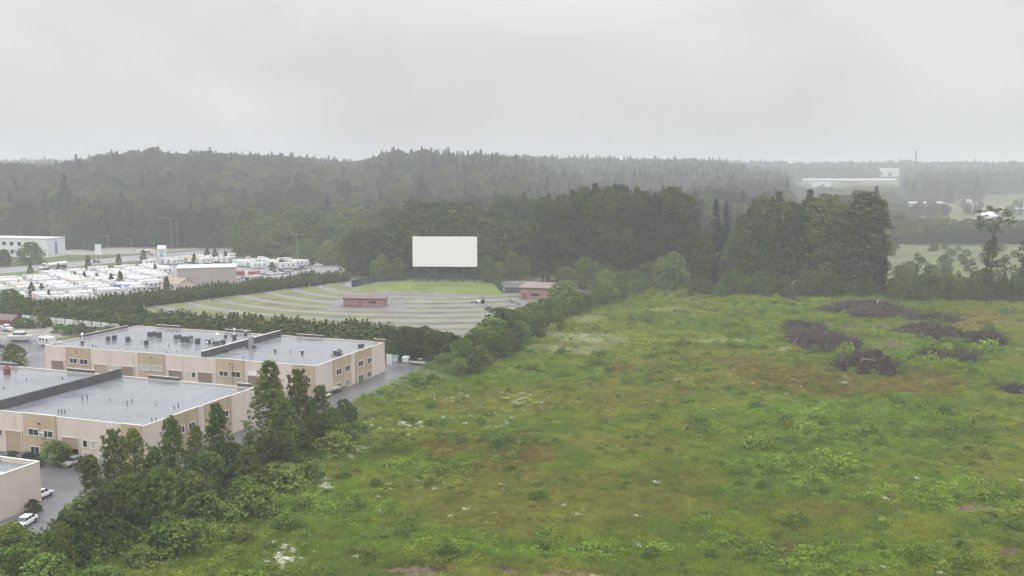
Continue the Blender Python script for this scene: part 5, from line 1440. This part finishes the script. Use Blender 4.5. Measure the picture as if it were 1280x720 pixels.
brush_pile(1185, 424, 38, 7, 2.0, 'dark brush pile with a green shrub before it', 15)
brush_pile(1235, 428, 22, 8, 2.2, 'compact dark brush pile farthest right', 17)
brush_pile(1170, 447, 20, 6, 1.1, 'small brush pile below the right ones', 19)
brush_pile(1207, 450, 18, 6, 1.0, 'small brush pile right of the other small one', 21)
brush_pile(1272, 491, 20, 5, 1.0, 'brush pile cut by the right picture edge', 23)
brush_pile(995, 375, 14, 3, .9, 'little dark mound before the tall wood', 25)
p = at(1094, 391); b = MB(); b.cyl((0, 0, 0), (.9, 0, 5), .35, .2, 'palewood', 8); o = b.obj('tree_stump', None, (p.x, p.y, .2)); tag(o, 'pale bare stump sticking up from the long brush pile', 'stump')

# ------------------------------------------------------------------ trees
def T(name, key, px, py, top, label, cat='tree', group=None, wide=1., material=None, var=None, h=None):
    """tree standing at (px, py) of the ground whose top reaches picture height top"""
    p = at(px, py)
    if h is None:
        d = math.hypot(p.x, p.y) ; d = p.y
        dr = ray(px, top); h = H + dr.z * d / dr.y
    return tree(name, key, p.x, p.y, max(h, 1.), wide, 0., label, cat, group, material, var)

# near cluster along the meadow edge
near = [(341, 575, 452, 1.05, 'tallest broad alder of the left thicket, before the far warehouse'), (375, 566, 462, .9, 'slender alder immediately right of the tallest one in the thicket'), (404, 556, 482, .9, 'shorter alder right of the slender one, over the lane'), (275, 608, 505, .95, 'pointed young tree before the side wall of the near warehouse'),
        (216, 632, 522, 1.0, 'pointed young tree at the corner of the near warehouse'), (146, 645, 537, .8, 'left of the twin pointed trees before the near warehouse front'), (172, 645, 537, .8, 'right of the twin pointed trees before the near warehouse front'), (246, 620, 533, 1.0, 'lower tree between two pointed ones along the side wall'),
        (314, 598, 542, 1.1, 'dense tree filling the gap right of the near warehouse'), (195, 648, 560, 1., 'leafy tree below the twin pointed trees'), (120, 665, 573, 1., 'leafy tree left of the twin pointed trees by the yard'), (355, 590, 497, 1.2, 'dark leafy tree below the tallest alder'), (390, 560, 500, 1.2, 'dense round topped tree below the shorter alder')]
for px, py, top, wd, lb in near: T('alder_tree', 'young', px, py, top, lb, wide=wd * rnd.uniform(.95, 1.25))
for px, py, top in ((430, 532, 500), (415, 545, 510), (440, 528, 508), (330, 590, 545), (290, 612, 556), (225, 648, 585), (260, 630, 565), (155, 668, 596), (105, 690, 625), (135, 690, 612), (372, 575, 532), (400, 560, 524), (180, 672, 602), (205, 665, 585), (240, 650, 590), (310, 615, 560), (345, 600, 548), (88, 706, 640)):
    T('thicket_tree', 'round', px, py, top, 'dark green tree deep in the thicket between meadow and warehouses', group='trees of the left thicket', wide=.95, material='leaf_dark' if rnd.random() < .45 else None)
TH1 = [(4, 700), (16, 706), (-6, 694), (40, 712), (52, 708), (20, 728), (66, 715), (100, 712), (150, 700), (200, 690), (240, 676), (280, 660), (320, 645), (360, 620), (390, 600), (415, 575), (430, 560), (445, 545), (130, 700), (170, 682), (215, 668), (255, 655), (300, 635), (340, 612), (375, 590), (30, 722), (80, 730), (120, 735), (0, 740), (180, 715), (230, 700), (-25, 720), (50, 740)]
for px, py in TH1:
    T('shrub', 'bush', px + rnd.uniform(-8, 8), py + rnd.uniform(-5, 5), 0, 'leafy shrub on the meadow side of the left thicket', 'shrub', 'shrubs along the left thicket', h=rnd.uniform(2.6, 5.2), wide=rnd.uniform(.9, 1.2))
for px, py, hh in ((84, 700, 7.0), (70, 712, 5.6), (98, 690, 6.5), (56, 722, 4.5), (78, 722, 7.5), (20, 735, 5), (92, 708, 7.5), (-14, 722, 6)):
    T('thicket_tree', 'young', px, py, 0, 'rounded pale green sapling at the bottom left corner', group='saplings at the bottom left corner', h=hh, wide=1.4)
# scattered saplings and bushes on the meadow
for px, py, hh in ((380, 640, 2.4), (430, 600, 1.8), (360, 665, 2.5), (300, 680, 2.8), (480, 560, 1.5), (511, 530, 1.8), (540, 512, 1.6), (470, 610, 1.6), (460, 700, 2.0), (560, 700, 2.0), (545, 695, 1.8), (680, 690, 1.7), (815, 700, 1.8), (925, 610, 1.5), (955, 612, 1.6), (900, 618, 1.4), (1180, 520, 2.4), (1125, 508, 2.0), (1190, 516, 2.0), (1170, 522, 1.8), (1085, 405, 2.2), (1183, 434, 3.2), (1236, 415, 2.8), (1176, 405, 2.4), (1040, 428, 2.2), (1052, 430, 2.0), (1010, 545, 1.4), (890, 700, 1.6), (1240, 650, 1.6), (1055, 396, 2.2), (1120, 396, 2.0), (1035, 436, 1.8), (1062, 440, 2.0), (1110, 420, 1.8), (1205, 432, 2.4), (1140, 452, 2.0), (1066, 468, 1.8), (1128, 466, 2.0), (990, 418, 1.6), (1018, 441, 1.8), (1150, 424, 1.8), (1150, 700, 2.0), (1200, 690, 1.8), (980, 700, 1.7), (730, 585, 1.3), (640, 400, 2.6), (810, 405, 2.4), (840, 408, 2.0), (788, 402, 2.2), (905, 412, 2.2), (920, 410, 1.9), (760, 420, 2.), (700, 445, 2.)):
    T('meadow_bush', 'bush', px, py, 0, 'low green bush standing alone in the meadow', 'bush', 'scattered bushes in the meadow', h=hh, wide=1.1)
# bank along the paved lane and the bushes between meadow and drive-in
for px, py, hh in ((475, 500, 2.2), (462, 503, 1.8), (490, 492, 2.4), (505, 484, 2.6), (520, 478, 2.4), (535, 470, 3.), (548, 466, 3.4), (555, 460, 4.0), (565, 462, 4.5), (520, 486, 3.0), (540, 482, 2.8)):
    T('shrub', 'bush', px, py, 0, 'shrub on the bank beside the paved lane', 'shrub', 'shrubs on the lane bank', h=hh, wide=1.15)
mid = [(588, 452, 418), (600, 448, 410), (578, 458, 424), (615, 440, 398), (628, 432, 385), (610, 430, 400), (640, 425, 388), (652, 418, 385), (665, 412, 378), (680, 405, 374), (693, 402, 372), (705, 396, 352), (716, 394, 362), (728, 390, 366), (738, 388, 370), (750, 384, 362), (762, 380, 352), (772, 376, 350), (783, 372, 352), (792, 368, 350), (600, 462, 432), (620, 452, 420), (635, 442, 412), (650, 432, 402), (668, 424, 396), (690, 414, 388), (757, 368, 338), (770, 366, 340), (745, 372, 350), (805, 366, 348), (590, 470, 446), (575, 472, 448)]
for px, py, top in mid:
    T('boundary_bush', 'round', px, py, top, 'round green bush in the belt between the meadow and the drive-in', 'bush', 'bushes between meadow and drive-in', wide=1.25, material='leaf_bush' if rnd.random() < .55 else None)
# dark trees at the right end of the near hedge
for px, py, top in ((500, 447, 412), (512, 449, 410), (524, 450, 410), (536, 450, 412), (548, 452, 414), (560, 452, 416), (570, 452, 420), (505, 440, 408), (530, 442, 408), (490, 440, 408)):
    T('dark_tree', 'round', px, py, top, 'dark round tree at the lane end where the near hedge stops', 'tree', 'dark trees at the lane end', material='leaf_dark', wide=1.1)
# hedges of narrow conifers
def hedge_row(pts, sp, hgt, label, group, jit=.25):
    P = [at(*q) for q in pts]; c = 0
    for A, B in zip(P[:-1], P[1:]):
        d = B - A; n = int(d.length / sp)
        for i in range(n):
            q = A + d * (i / n) + Vector((rnd.uniform(-jit, jit), rnd.uniform(-jit, jit), 0))
            o = link('hedge_conifer', HEDGE[rnd.randrange(5)], None, q, rnd.random() * 6.28)
            s = hgt / 7 * rnd.uniform(.92, 1.08) * (1 + .07 * math.sin(i * .31) + .06 * math.sin(i * .11))
            o.scale = (s * 1.65 * rnd.uniform(.9, 1.15), s * 1.65 * rnd.uniform(.9, 1.15), s)
            tag(o, label, 'conifer', group); c += 1
    return c
h1 = hedge_row([(18, 400), (160, 386), (300, 368), (437, 351)], 1.6, 5.6, 'narrow conifer in the long dark hedge between the trailer lot and the drive-in', 'conifers of the far hedge')
h2 = hedge_row([(8, 398), (80, 406), (200, 419), (330, 429), (495, 438)], 1.35, 7.2, 'narrow conifer in the hedge behind the far warehouse', 'conifers of the near hedge')
print('hedge', h1, h2)
# left hedge end and yard trees
T('broadleaf_tree', 'round', 14, 397, 362, 'round light green tree at the left end of the hedges', wide=1.3)
T('broadleaf_tree', 'round', 35, 398, 372, 'lower tree where the two hedges meet', wide=1.2)
T('broadleaf_tree', 'round', 17, 462, 430, 'round green tree in the yard behind the near warehouse roof', wide=1.2)
T('broadleaf_tree', 'round', 103, 420, 404, 'dark little tree against the white fence', material='leaf_dark')
for px, py, hh in ((48, 409, 4), (75, 416, 3), (90, 418, 3.4), (120, 420, 3), (135, 420, 3.2), (62, 407, 3), (110, 417, 2.4), (30, 410, 3.4)):
    T('yard_shrub', 'bush', px, py, 0, 'overgrown shrub between the white fence and the storage yard', 'shrub', 'shrubs in the storage yard', h=hh, wide=1.2)
for px, py, hh in ((70, 580, 4.2), (75, 582, 3.2), (5, 580, 1.6), (22, 582, 1.6), (46, 584, 1.8), (112, 590, 3), (104, 588, 2.2), (42, 640, 2.0)):
    T('wall_shrub', 'bush', px, py, 0, 'shrub planted in the yard between the near warehouse and the corner one', 'shrub', 'shrubs in the warehouse yard', h=hh, wide=.8, material='leaf_dark' if hh < 3.5 else None)
# small dark conifers in the trailer lot and along the highway
for px, py, hh in ((38, 346, 6.5), (110, 338, 8), (149, 334, 7.5), (180, 331, 8.5), (194, 343, 5.5), (40, 372, 6.5), (52, 371, 5.5), (62, 378, 5), (94, 351, 4.5), (106, 352, 5), (121, 354, 5), (139, 358, 6), (151, 361, 8), (209, 369, 8), (24, 362, 4), (243, 330, 6), (259, 326, 8), (269, 328, 8), (282, 328, 7), (300, 329, 9), (73, 341, 5)):
    p = at(px, py); o = link('small_conifer', SMALLCONE[rnd.randrange(2)], None, (p.x, p.y, 0), rnd.random() * 6)
    s = hh / 4.6; o.scale = (s * 1.15, s * 1.15, s); tag(o, 'small dark conifer planted along the highway and trailer lot', 'conifer', 'small conifers round the trailer lot')
T('broadleaf_tree', 'round', 40, 330, 303, 'round tree before the white office block', wide=1.3)
T('broadleaf_tree', 'round', 6, 333, 312, 'dark tree at the left corner of the white office block', material='leaf_dark')
for px, py, top in ((340, 338, 328), (352, 335, 324), (318, 330, 318)):
    T('broadleaf_tree', 'round', px, py, top, 'small dark tree among the trailers right of the beige building', group='small trees among the trailers', material='leaf_dark')

# wood behind the drive-in and the meadow: individual trees
def wood_row(name, key, x0, x1, py, top, n, label, group, wide=1., material=None, jt=6, jy=2., cat='tree'):
    for i in range(n):
        px = x0 + (x1 - x0) * (i + rnd.uniform(.15, .85)) / n
        tp = np.interp(px, top[0], top[1]) + rnd.uniform(-jt, jt)
        T(name, key, px, py + rnd.uniform(-jy, jy), tp, label, cat, group, wide=wide * rnd.uniform(.85, 1.15), material=material)
g = 'tall trees of the dark wood right of the screen'; l = 'tall dark broadleaf tree in the wood right of the screen'
wood_row('cottonwood_tree', 'tall', 668, 868, 354, ([668, 700, 730, 780, 830, 868], [262, 246, 240, 240, 238, 258]), 15, l, g, 1.0, jt=10)
wood_row('cottonwood_tree', 'tall', 675, 862, 349, ([668, 720, 780, 850, 868], [250, 240, 238, 236, 252]), 11, l, g, 1.0, jt=9)
wood_row('understorey_tree', 'round', 700, 880, 360, ([700, 880], [335, 330]), 14, 'low tree along the foot of the dark wood right of the screen', 'low trees at the foot of the dark wood', 1.1, jt=8)
T('broadleaf_tree', 'round', 842, 364, 315, 'bright yellow-green tree standing out before the dark wood', material='leaf_yellow', wide=.95, var=1)
T('broadleaf_tree', 'round', 826, 362, 322, 'smaller yellow-green tree left of the bright one', material='leaf_yellow', wide=.7, var=2)
T('broadleaf_tree', 'round', 731, 362, 322, 'light green tree behind the pink building', material='leaf_mid', wide=.9)
T('broadleaf_tree', 'round', 757, 362, 334, 'pointed green tree right of the one behind the pink building')
T('fir_tree', 'fir', 893, 362, 250, 'dark pointed fir between the wood and the slim tall trees', wide=1.1)
T('fir_tree', 'fir', 905, 358, 254, 'second dark fir, right of the first one and partly behind it', wide=1.)
g = 'slim tall trees behind the meadow'; l = 'slim tall tree in the loose stand behind the meadow'
for px, py, top in ((925, 364, 262), (938, 366, 248), (950, 365, 240), (962, 366, 243), (972, 367, 238), (984, 366, 246), (996, 368, 255), (1006, 366, 240), (1016, 368, 243), (1027, 367, 238), (1040, 368, 241), (1048, 369, 250), (960, 370, 270), (915, 366, 285), (1096, 371, 285), (880, 364, 290), (870, 363, 300)):
    T('slim_tree', 'tall' if ncount[0] % 3 == 0 else 'slim', px, py, top + rnd.uniform(-4, 16), l, group=g, wide=rnd.uniform(1.15, 1.4) * (.6 if ncount[0] % 3 == 0 else 1), material='leaf_stand')
T('slim_tree', 'slim', 1078, 371, 241, 'widest tall tree at the right end of the stand behind the meadow', wide=1.7, var=0, material='leaf_stand')
T('slim_tree', 'slim', 1088, 370, 248, 'tall tree leaning against the right side of the widest one', wide=1.3, var=1, material='leaf_stand')
wood_row('understorey_tree', 'round', 870, 1130, 371, ([870, 1130], [345, 348]), 24, 'small tree along the foot of the slim tall trees', 'low trees at the foot of the slim stand', .9, jt=9)
for px, py, top, lb in ((1237, 379, 258, 'tall ragged tree with bare stem gaps, highest near the right edge'), (1232, 378, 300, 'shorter ragged tree immediately beside the highest one'), (1254, 379, 318, 'thin ragged tree between the highest one and the right edge'), (1276, 380, 300, 'ragged tree cut by the right edge'), (1145, 373, 315, 'thin tree alone left of the ragged group'), (1158, 374, 328, 'shorter thin tree right of the lone thin one'), (1104, 372, 300, 'thin tree right of the widest tall tree'), (1196, 376, 338, 'small thin tree midway between the lone thin ones and the highest ragged tree'), (1213, 377, 322, 'thin tree just left of the highest ragged tree'), (1264, 380, 330, 'small thin tree between the thin ragged one and the right edge')):
    T('ragged_tree', 'ragged', px, py, top, lb, wide=1.0 if top > 270 else 1.35, var=1 if top > 270 else 0)
b0 = wood_row('boundary_shrub', 'round', 1110, 1285, 376, ([1110, 1190, 1285], [354, 349, 354]), 40, 'ragged shrub in the line between meadow and pasture', 'shrubs between meadow and pasture', .75, jt=11, cat='shrub', material='leaf_mid')

for i in range(46):
    px = rnd.uniform(1105, 1290); d = rnd.choice((500, 560, 610, 660)) + rnd.gauss(0, 14)
    x, y = atd(px, d)
    tree('pasture_shrub', 'round', x, y, rnd.uniform(2.2, 6.5), 1.5, None, 'low shrub scattered in broken lines across the pale pasture at right', 'shrub', 'shrubs in the pasture')
# trees behind the screen and to its left
g = 'trees of the wood behind the screen'; l = 'dark tree in the wood directly behind the screen'
wood_row('wood_tree', 'round', 448, 672, 343, ([448, 520, 600, 672], [292, 272, 268, 285]), 24, l, g, 1.15, 'leaf_dark', 10)
wood_row('wood_tree', 'tall', 500, 672, 336, ([500, 560, 600, 640, 672], [262, 250, 255, 245, 250]), 14, l, g, 1.0, None, 8)
for px, py, top in ((478, 350, 318), (497, 350, 322), (609, 353, 320), (622, 352, 328), (640, 350, 315), (468, 348, 325), (656, 350, 320)):
    T('light_tree', 'round', px, py, top, 'lighter green tree at the foot of the wood beside the screen', group='light trees beside the screen', material='leaf_bush', wide=.8)
g = 'bushy trees left of the screen'; l = 'bushy mid green tree on the slope foot left of the screen'
wood_row('bushy_tree', 'round', 300, 465, 322, ([300, 380, 465], [282, 272, 278]), 16, l, g, 1.2, None, 9, 3)
wood_row('bushy_tree', 'round', 310, 465, 315, ([300, 380, 465], [268, 262, 262]), 12, l, g, 1.3, 'leaf_mid', 8, 3)
wood_row('bushy_tree', 'round', 375, 470, 330, ([375, 470], [305, 300]), 10, 'bushy tree behind the guard rail', 'bushy trees behind the guard rail', 1.1, 'leaf_bush', 6, 2)
wood_row('roadside_tree', 'round', 130, 345, 306, ([130, 200, 345], [290, 286, 284]), 22, 'bushy tree in the line beyond the highway below the wooded slope', 'trees beyond the highway', 1.3, None, 7, 1.5)
wood_row('roadside_tree', 'round', 66, 130, 312, ([66, 130], [290, 296]), 8, 'dark tree right of the white office block', 'trees right of the office block', 1.1, 'leaf_dark', 6, 1.5)
for px, d, hh, lb in ((84, 790, 46, 'tall dark fir rising above the wooded slope at left'), (78, 760, 34, 'dark fir beside the tallest one on the left slope')):
    x, y = atd(px, d); tree('fir_tree', 'fir', x, y, hh, 1.3, None, lb)

# ------------------------------------------------------------------ far woods as masses
def rg_thin(x, y): return vnoise(x / 3.1, y / 3.1, 77) < .62
def far_wood(name, label, tests, sp, r0, r1, px0, px1, hm, firp, wide=1.2, seed=1, lowp=.35):
    rg = np.random.default_rng(seed)
    xs = np.arange(-1700, 1900, sp); ys = np.arange(r0 * .9, r1, sp)
    X, Y = np.meshgrid(xs, ys); x = X.ravel() + rg.uniform(-.5, .5, X.size) * sp; y = Y.ravel() + rg.uniform(-.5, .5, X.size) * sp
    r = np.hypot(x, y); px = 640 + F * x / (y * CT + H * ST)
    k = (px > px0) & (px < px1) & (r > r0) & (r < r1) & tests(px, y, x)
    x, y = x[k], y[k]; px = px[k]
    n = len(x); z = ground_z(x, y)
    big = fbm(x / 45, y / 45, 7 + seed)
    h = hm * (.62 + .75 * big) * rg.uniform(.8, 1.2, n)
    isfir = rg.random(n) < firp(px, y)
    low = (~isfir) & (rg.random(n) < lowp)
    idx = np.where(isfir, 8 + rg.integers(0, 3, n), np.where(low, 4 + rg.integers(0, 4, n), rg.integers(0, 4, n)))
    ph = np.array([36] * 4 + [12] * 4 + [30] * 3)[idx]
    h = np.where(low, h * .62, h); h = np.where(isfir, h * 1.12, h)
    h = np.where((name == 'distant_wood') & (y < 1400), h * .45, h)
    s = h / ph; w = s * wide * np.where(low, 1.0, 1.15) * np.where(isfir, 1.0, 1.15)
    print(name, n)
    return scatter(name, np.stack([x, y, z - .5], 1), np.stack([w, w, s], 1), rg.random(n) * 6.28, idx, FARP, None, label)
# the crowns standing at the front of the far wood serve as its members
FARP = []
for key, mt, px0, d0 in (('tall', 'leaf_far', 560, 640), ('round', 'leaf_far', 350, 800), ('fir', 'leaf_farfir', 600, 690)):
    for i, (cm, tm, ph) in enumerate(PROTO[key]):
        x, y = atd(px0 + 26 * i, d0)
        r = empty('wood_tree', (x, y, float(ground_z(x, y)) - .3)); tag(r, {'tall': 'tall tree at the front of the far wood above the screen', 'round': 'round tree at the front of the wooded slope left of the screen', 'fir': 'dark fir at the front of the far wood behind the screen'}[key], 'tree', {'tall': 'tall front trees of the far wood', 'round': 'round front trees of the far wood', 'fir': 'front firs of the far wood'}[key])
        r.scale = (.75, .75, .75)
        FARP.append(link('crown', altmesh(cm, mt), r)); link('trunk', tm, r)

def t_left(px, y, x):
    lim = np.interp(px, [-200, 0, 60, 110, 200, 300, 345, 420, 470, 480], [770, 745, 715, 690, 685, 690, 705, 670, 640, 640])
    return (y > lim)
far_wood('hillside_wood', 'misty mixed wood covering the hillside at left', t_left, 10.5, 600, 1420, -90, 478, 24, lambda px, y: np.where(y > 1150, .16, .08), seed=1, lowp=.5, wide=1.35)
far_wood('valley_wood', 'misty dark wood behind the screen and the tall trees', lambda px, y, x: (y > np.interp(px, [478, 660, 870, 1100], [600, 560, 640, 760])) & ((px < 640) | (y < 1300) | (rg_thin(x, y))) & ((y < 1400) | (px > 600)) & ((px < 985) | (y < 850)), 10.5, 560, 2050, 478, 1095, 27, lambda px, y: np.where(y > 1100, .4, .2), seed=2, lowp=.3)
far_wood('willow_belt', 'grey-green belt of low trees beyond the pasture', lambda px, y, x: (y > 725) & (y < 900), 8, 700, 960, 1085, 1340, 16, lambda px, y: px * 0, seed=3, lowp=1.)
def t_right(px, y, x):
    n = fbm(x / 90, y / 90, 55)
    band = ((y > 1480) & (px > 1130) & (px < 1225) & (y < 1900)) | ((y > 1700) & (px > 1120) & (n > .40) & ~((px > 1090) & (px < 1128)))
    band |= (y > 2450) | ((y > 1420) & (px < 600)) | ((y > 2050) & (px < 985)) | ((y > 2180) & (px < 1095))
    band |= (y > 1180) & (y < 1230) & (px > 1125) & (n > .45)
    band |= (y > 905) & (y < 1330) & (n > .40) & (px > 1000) & (rg_thin(x, y)) & ~((px > 1185) & (y > 940) & (y < 1180))
    return band
def t_scrub(px, y, x): return (y > 860) & (y < 1960) & (px > 985) & (px < 1128) & ((y < 1800) | (px < 1000))
far_wood('scrub_wood', 'pale low scrub wood before the long farm roof', t_scrub, 13, 850, 2000, 980, 1130, 18, lambda px, y: px * 0, wide=1.6, seed=6, lowp=1.)
far_wood('distant_wood', 'pale misty woods along the far horizon', t_right, 17, 1150, 3300, -90, 1340, 26, lambda px, y: px * 0 + .35, wide=1.5, seed=4, lowp=.25)

# ------------------------------------------------------------------ haze
b = MB(); m, nt, N, L = newmat('haze_air')
v = N.new('ShaderNodeVolumePrincipled'); v.inputs['Color'].default_value = (.70, .71, .735, 1); v.inputs['Density'].default_value = .00037; v.inputs['Anisotropy'].default_value = 0.
o_ = N.new('ShaderNodeOutputMaterial'); L.new(v.outputs['Volume'], o_.inputs['Volume'])
b.box(-2700, 2700, -350, 4400, -6, 108, m)
tag(b.obj('haze'), 'pale rainy haze over the valley', None, None, 'stuff')

# ------------------------------------------------------------------ sky and light
w = bpy.data.worlds.new('World'); scene.world = w; w.use_nodes = True
nt = w.node_tree; nt.nodes.clear(); N = nt.nodes; L = nt.links
SUN_EL, SUN_AZ = R(52), R(200)
sky = N.new('ShaderNodeTexSky'); sky.sky_type = 'NISHITA'; sky.sun_disc = False; sky.sun_elevation = SUN_EL; sky.sun_rotation = SUN_AZ; sky.air_density = 1.5; sky.dust_density = 4
tc = N.new('ShaderNodeTexCoord'); sx = N.new('ShaderNodeSeparateXYZ'); L.new(tc.outputs['Generated'], sx.inputs[0])
# cloud layer: brighter towards the zenith, as an overcast sky is
cr = N.new('ShaderNodeValToRGB'); L.new(sx.outputs['Z'], cr.inputs['Fac'])
e = cr.color_ramp.elements
SK = 6.4
def g(v): return (v * .985, v * 1.0, v * 1.02, 1)
e[0].position = 0.; e[0].color = g(.655); e[1].position = 1.; e[1].color = g(3.4)
for p_, v_ in ((.05, .67), (.17, .79), (.3, 1.2), (.55, 2.2)): q = cr.color_ramp.elements.new(p_); q.color = g(v_)
mp = N.new('ShaderNodeMapping'); mp.inputs['Scale'].default_value = (2.6, 2.6, 6.); L.new(tc.outputs['Generated'], mp.inputs['Vector'])
no = N.new('ShaderNodeTexNoise'); no.inputs['Scale'].default_value = 1.2; no.inputs['Detail'].default_value = 4; no.inputs['Roughness'].default_value = .5; no.inputs['Distortion'].default_value = .4; L.new(mp.outputs['Vector'], no.inputs['Vector'])
mr = N.new('ShaderNodeMapRange'); mr.inputs['From Min'].default_value = .3; mr.inputs['From Max'].default_value = .7; mr.inputs['To Min'].default_value = .90; mr.inputs['To Max'].default_value = 1.13; L.new(no.outputs['Fac'], mr.inputs['Value'])
vm = N.new('ShaderNodeVectorMath'); vm.operation = 'SCALE'; L.new(cr.outputs['Color'], vm.inputs[0]); L.new(mr.outputs['Result'], vm.inputs['Scale'])
v2 = N.new('ShaderNodeVectorMath'); v2.operation = 'SCALE'; v2.inputs['Scale'].default_value = 10.0; L.new(vm.outputs['Vector'], v2.inputs[0])
mx = N.new('ShaderNodeMix'); mx.data_type = 'RGBA'; mx.inputs['Factor'].default_value = .97; L.new(sky.outputs['Color'], mx.inputs['A']); L.new(v2.outputs['Vector'], mx.inputs['B'])
bg = N.new('ShaderNodeBackground'); bg.inputs['Strength'].default_value = .1; L.new(mx.outputs['Result'], bg.inputs['Color'])
wo = N.new('ShaderNodeOutputWorld'); L.new(bg.outputs['Background'], wo.inputs['Surface'])

sl = bpy.data.lights.new('sun', 'SUN'); sl.energy = .9; sl.angle = R(30); sl.color = (1, .97, .93)
so = bpy.data.objects.new('sun', sl); C.objects.link(so)
az = SUN_AZ; dirv = Vector((math.sin(az) * math.cos(SUN_EL), math.cos(az) * math.cos(SUN_EL), math.sin(SUN_EL)))
so.rotation_euler = dirv.to_track_quat('Z', 'Y').to_euler(); so.location = (0, 0, 90)

# ------------------------------------------------------------------ camera
cd = bpy.data.cameras.new('camera'); cam = bpy.data.objects.new('camera', cd); C.objects.link(cam)
cd.sensor_width = 36; cd.lens = 36 * F / 1280; cd.clip_start = 1; cd.clip_end = 9000
cam.location = (0, 0, H); cam.rotation_euler = (math.pi / 2 - TH, 0, 0)
scene.camera = cam

scene.render.engine = 'CYCLES'
cy = scene.cycles
cy.use_denoising = True; cy.max_bounces = 4; cy.diffuse_bounces = 2; cy.glossy_bounces = 2; cy.transmission_bounces = 2; cy.volume_bounces = 1; cy.transparent_max_bounces = 4
cy.use_adaptive_sampling = True; cy.adaptive_threshold = .02
vs = scene.view_settings; vs.view_transform = 'Standard'; vs.look = 'None'; vs.exposure = 0; vs.gamma = 1; vs.use_curve_mapping = False
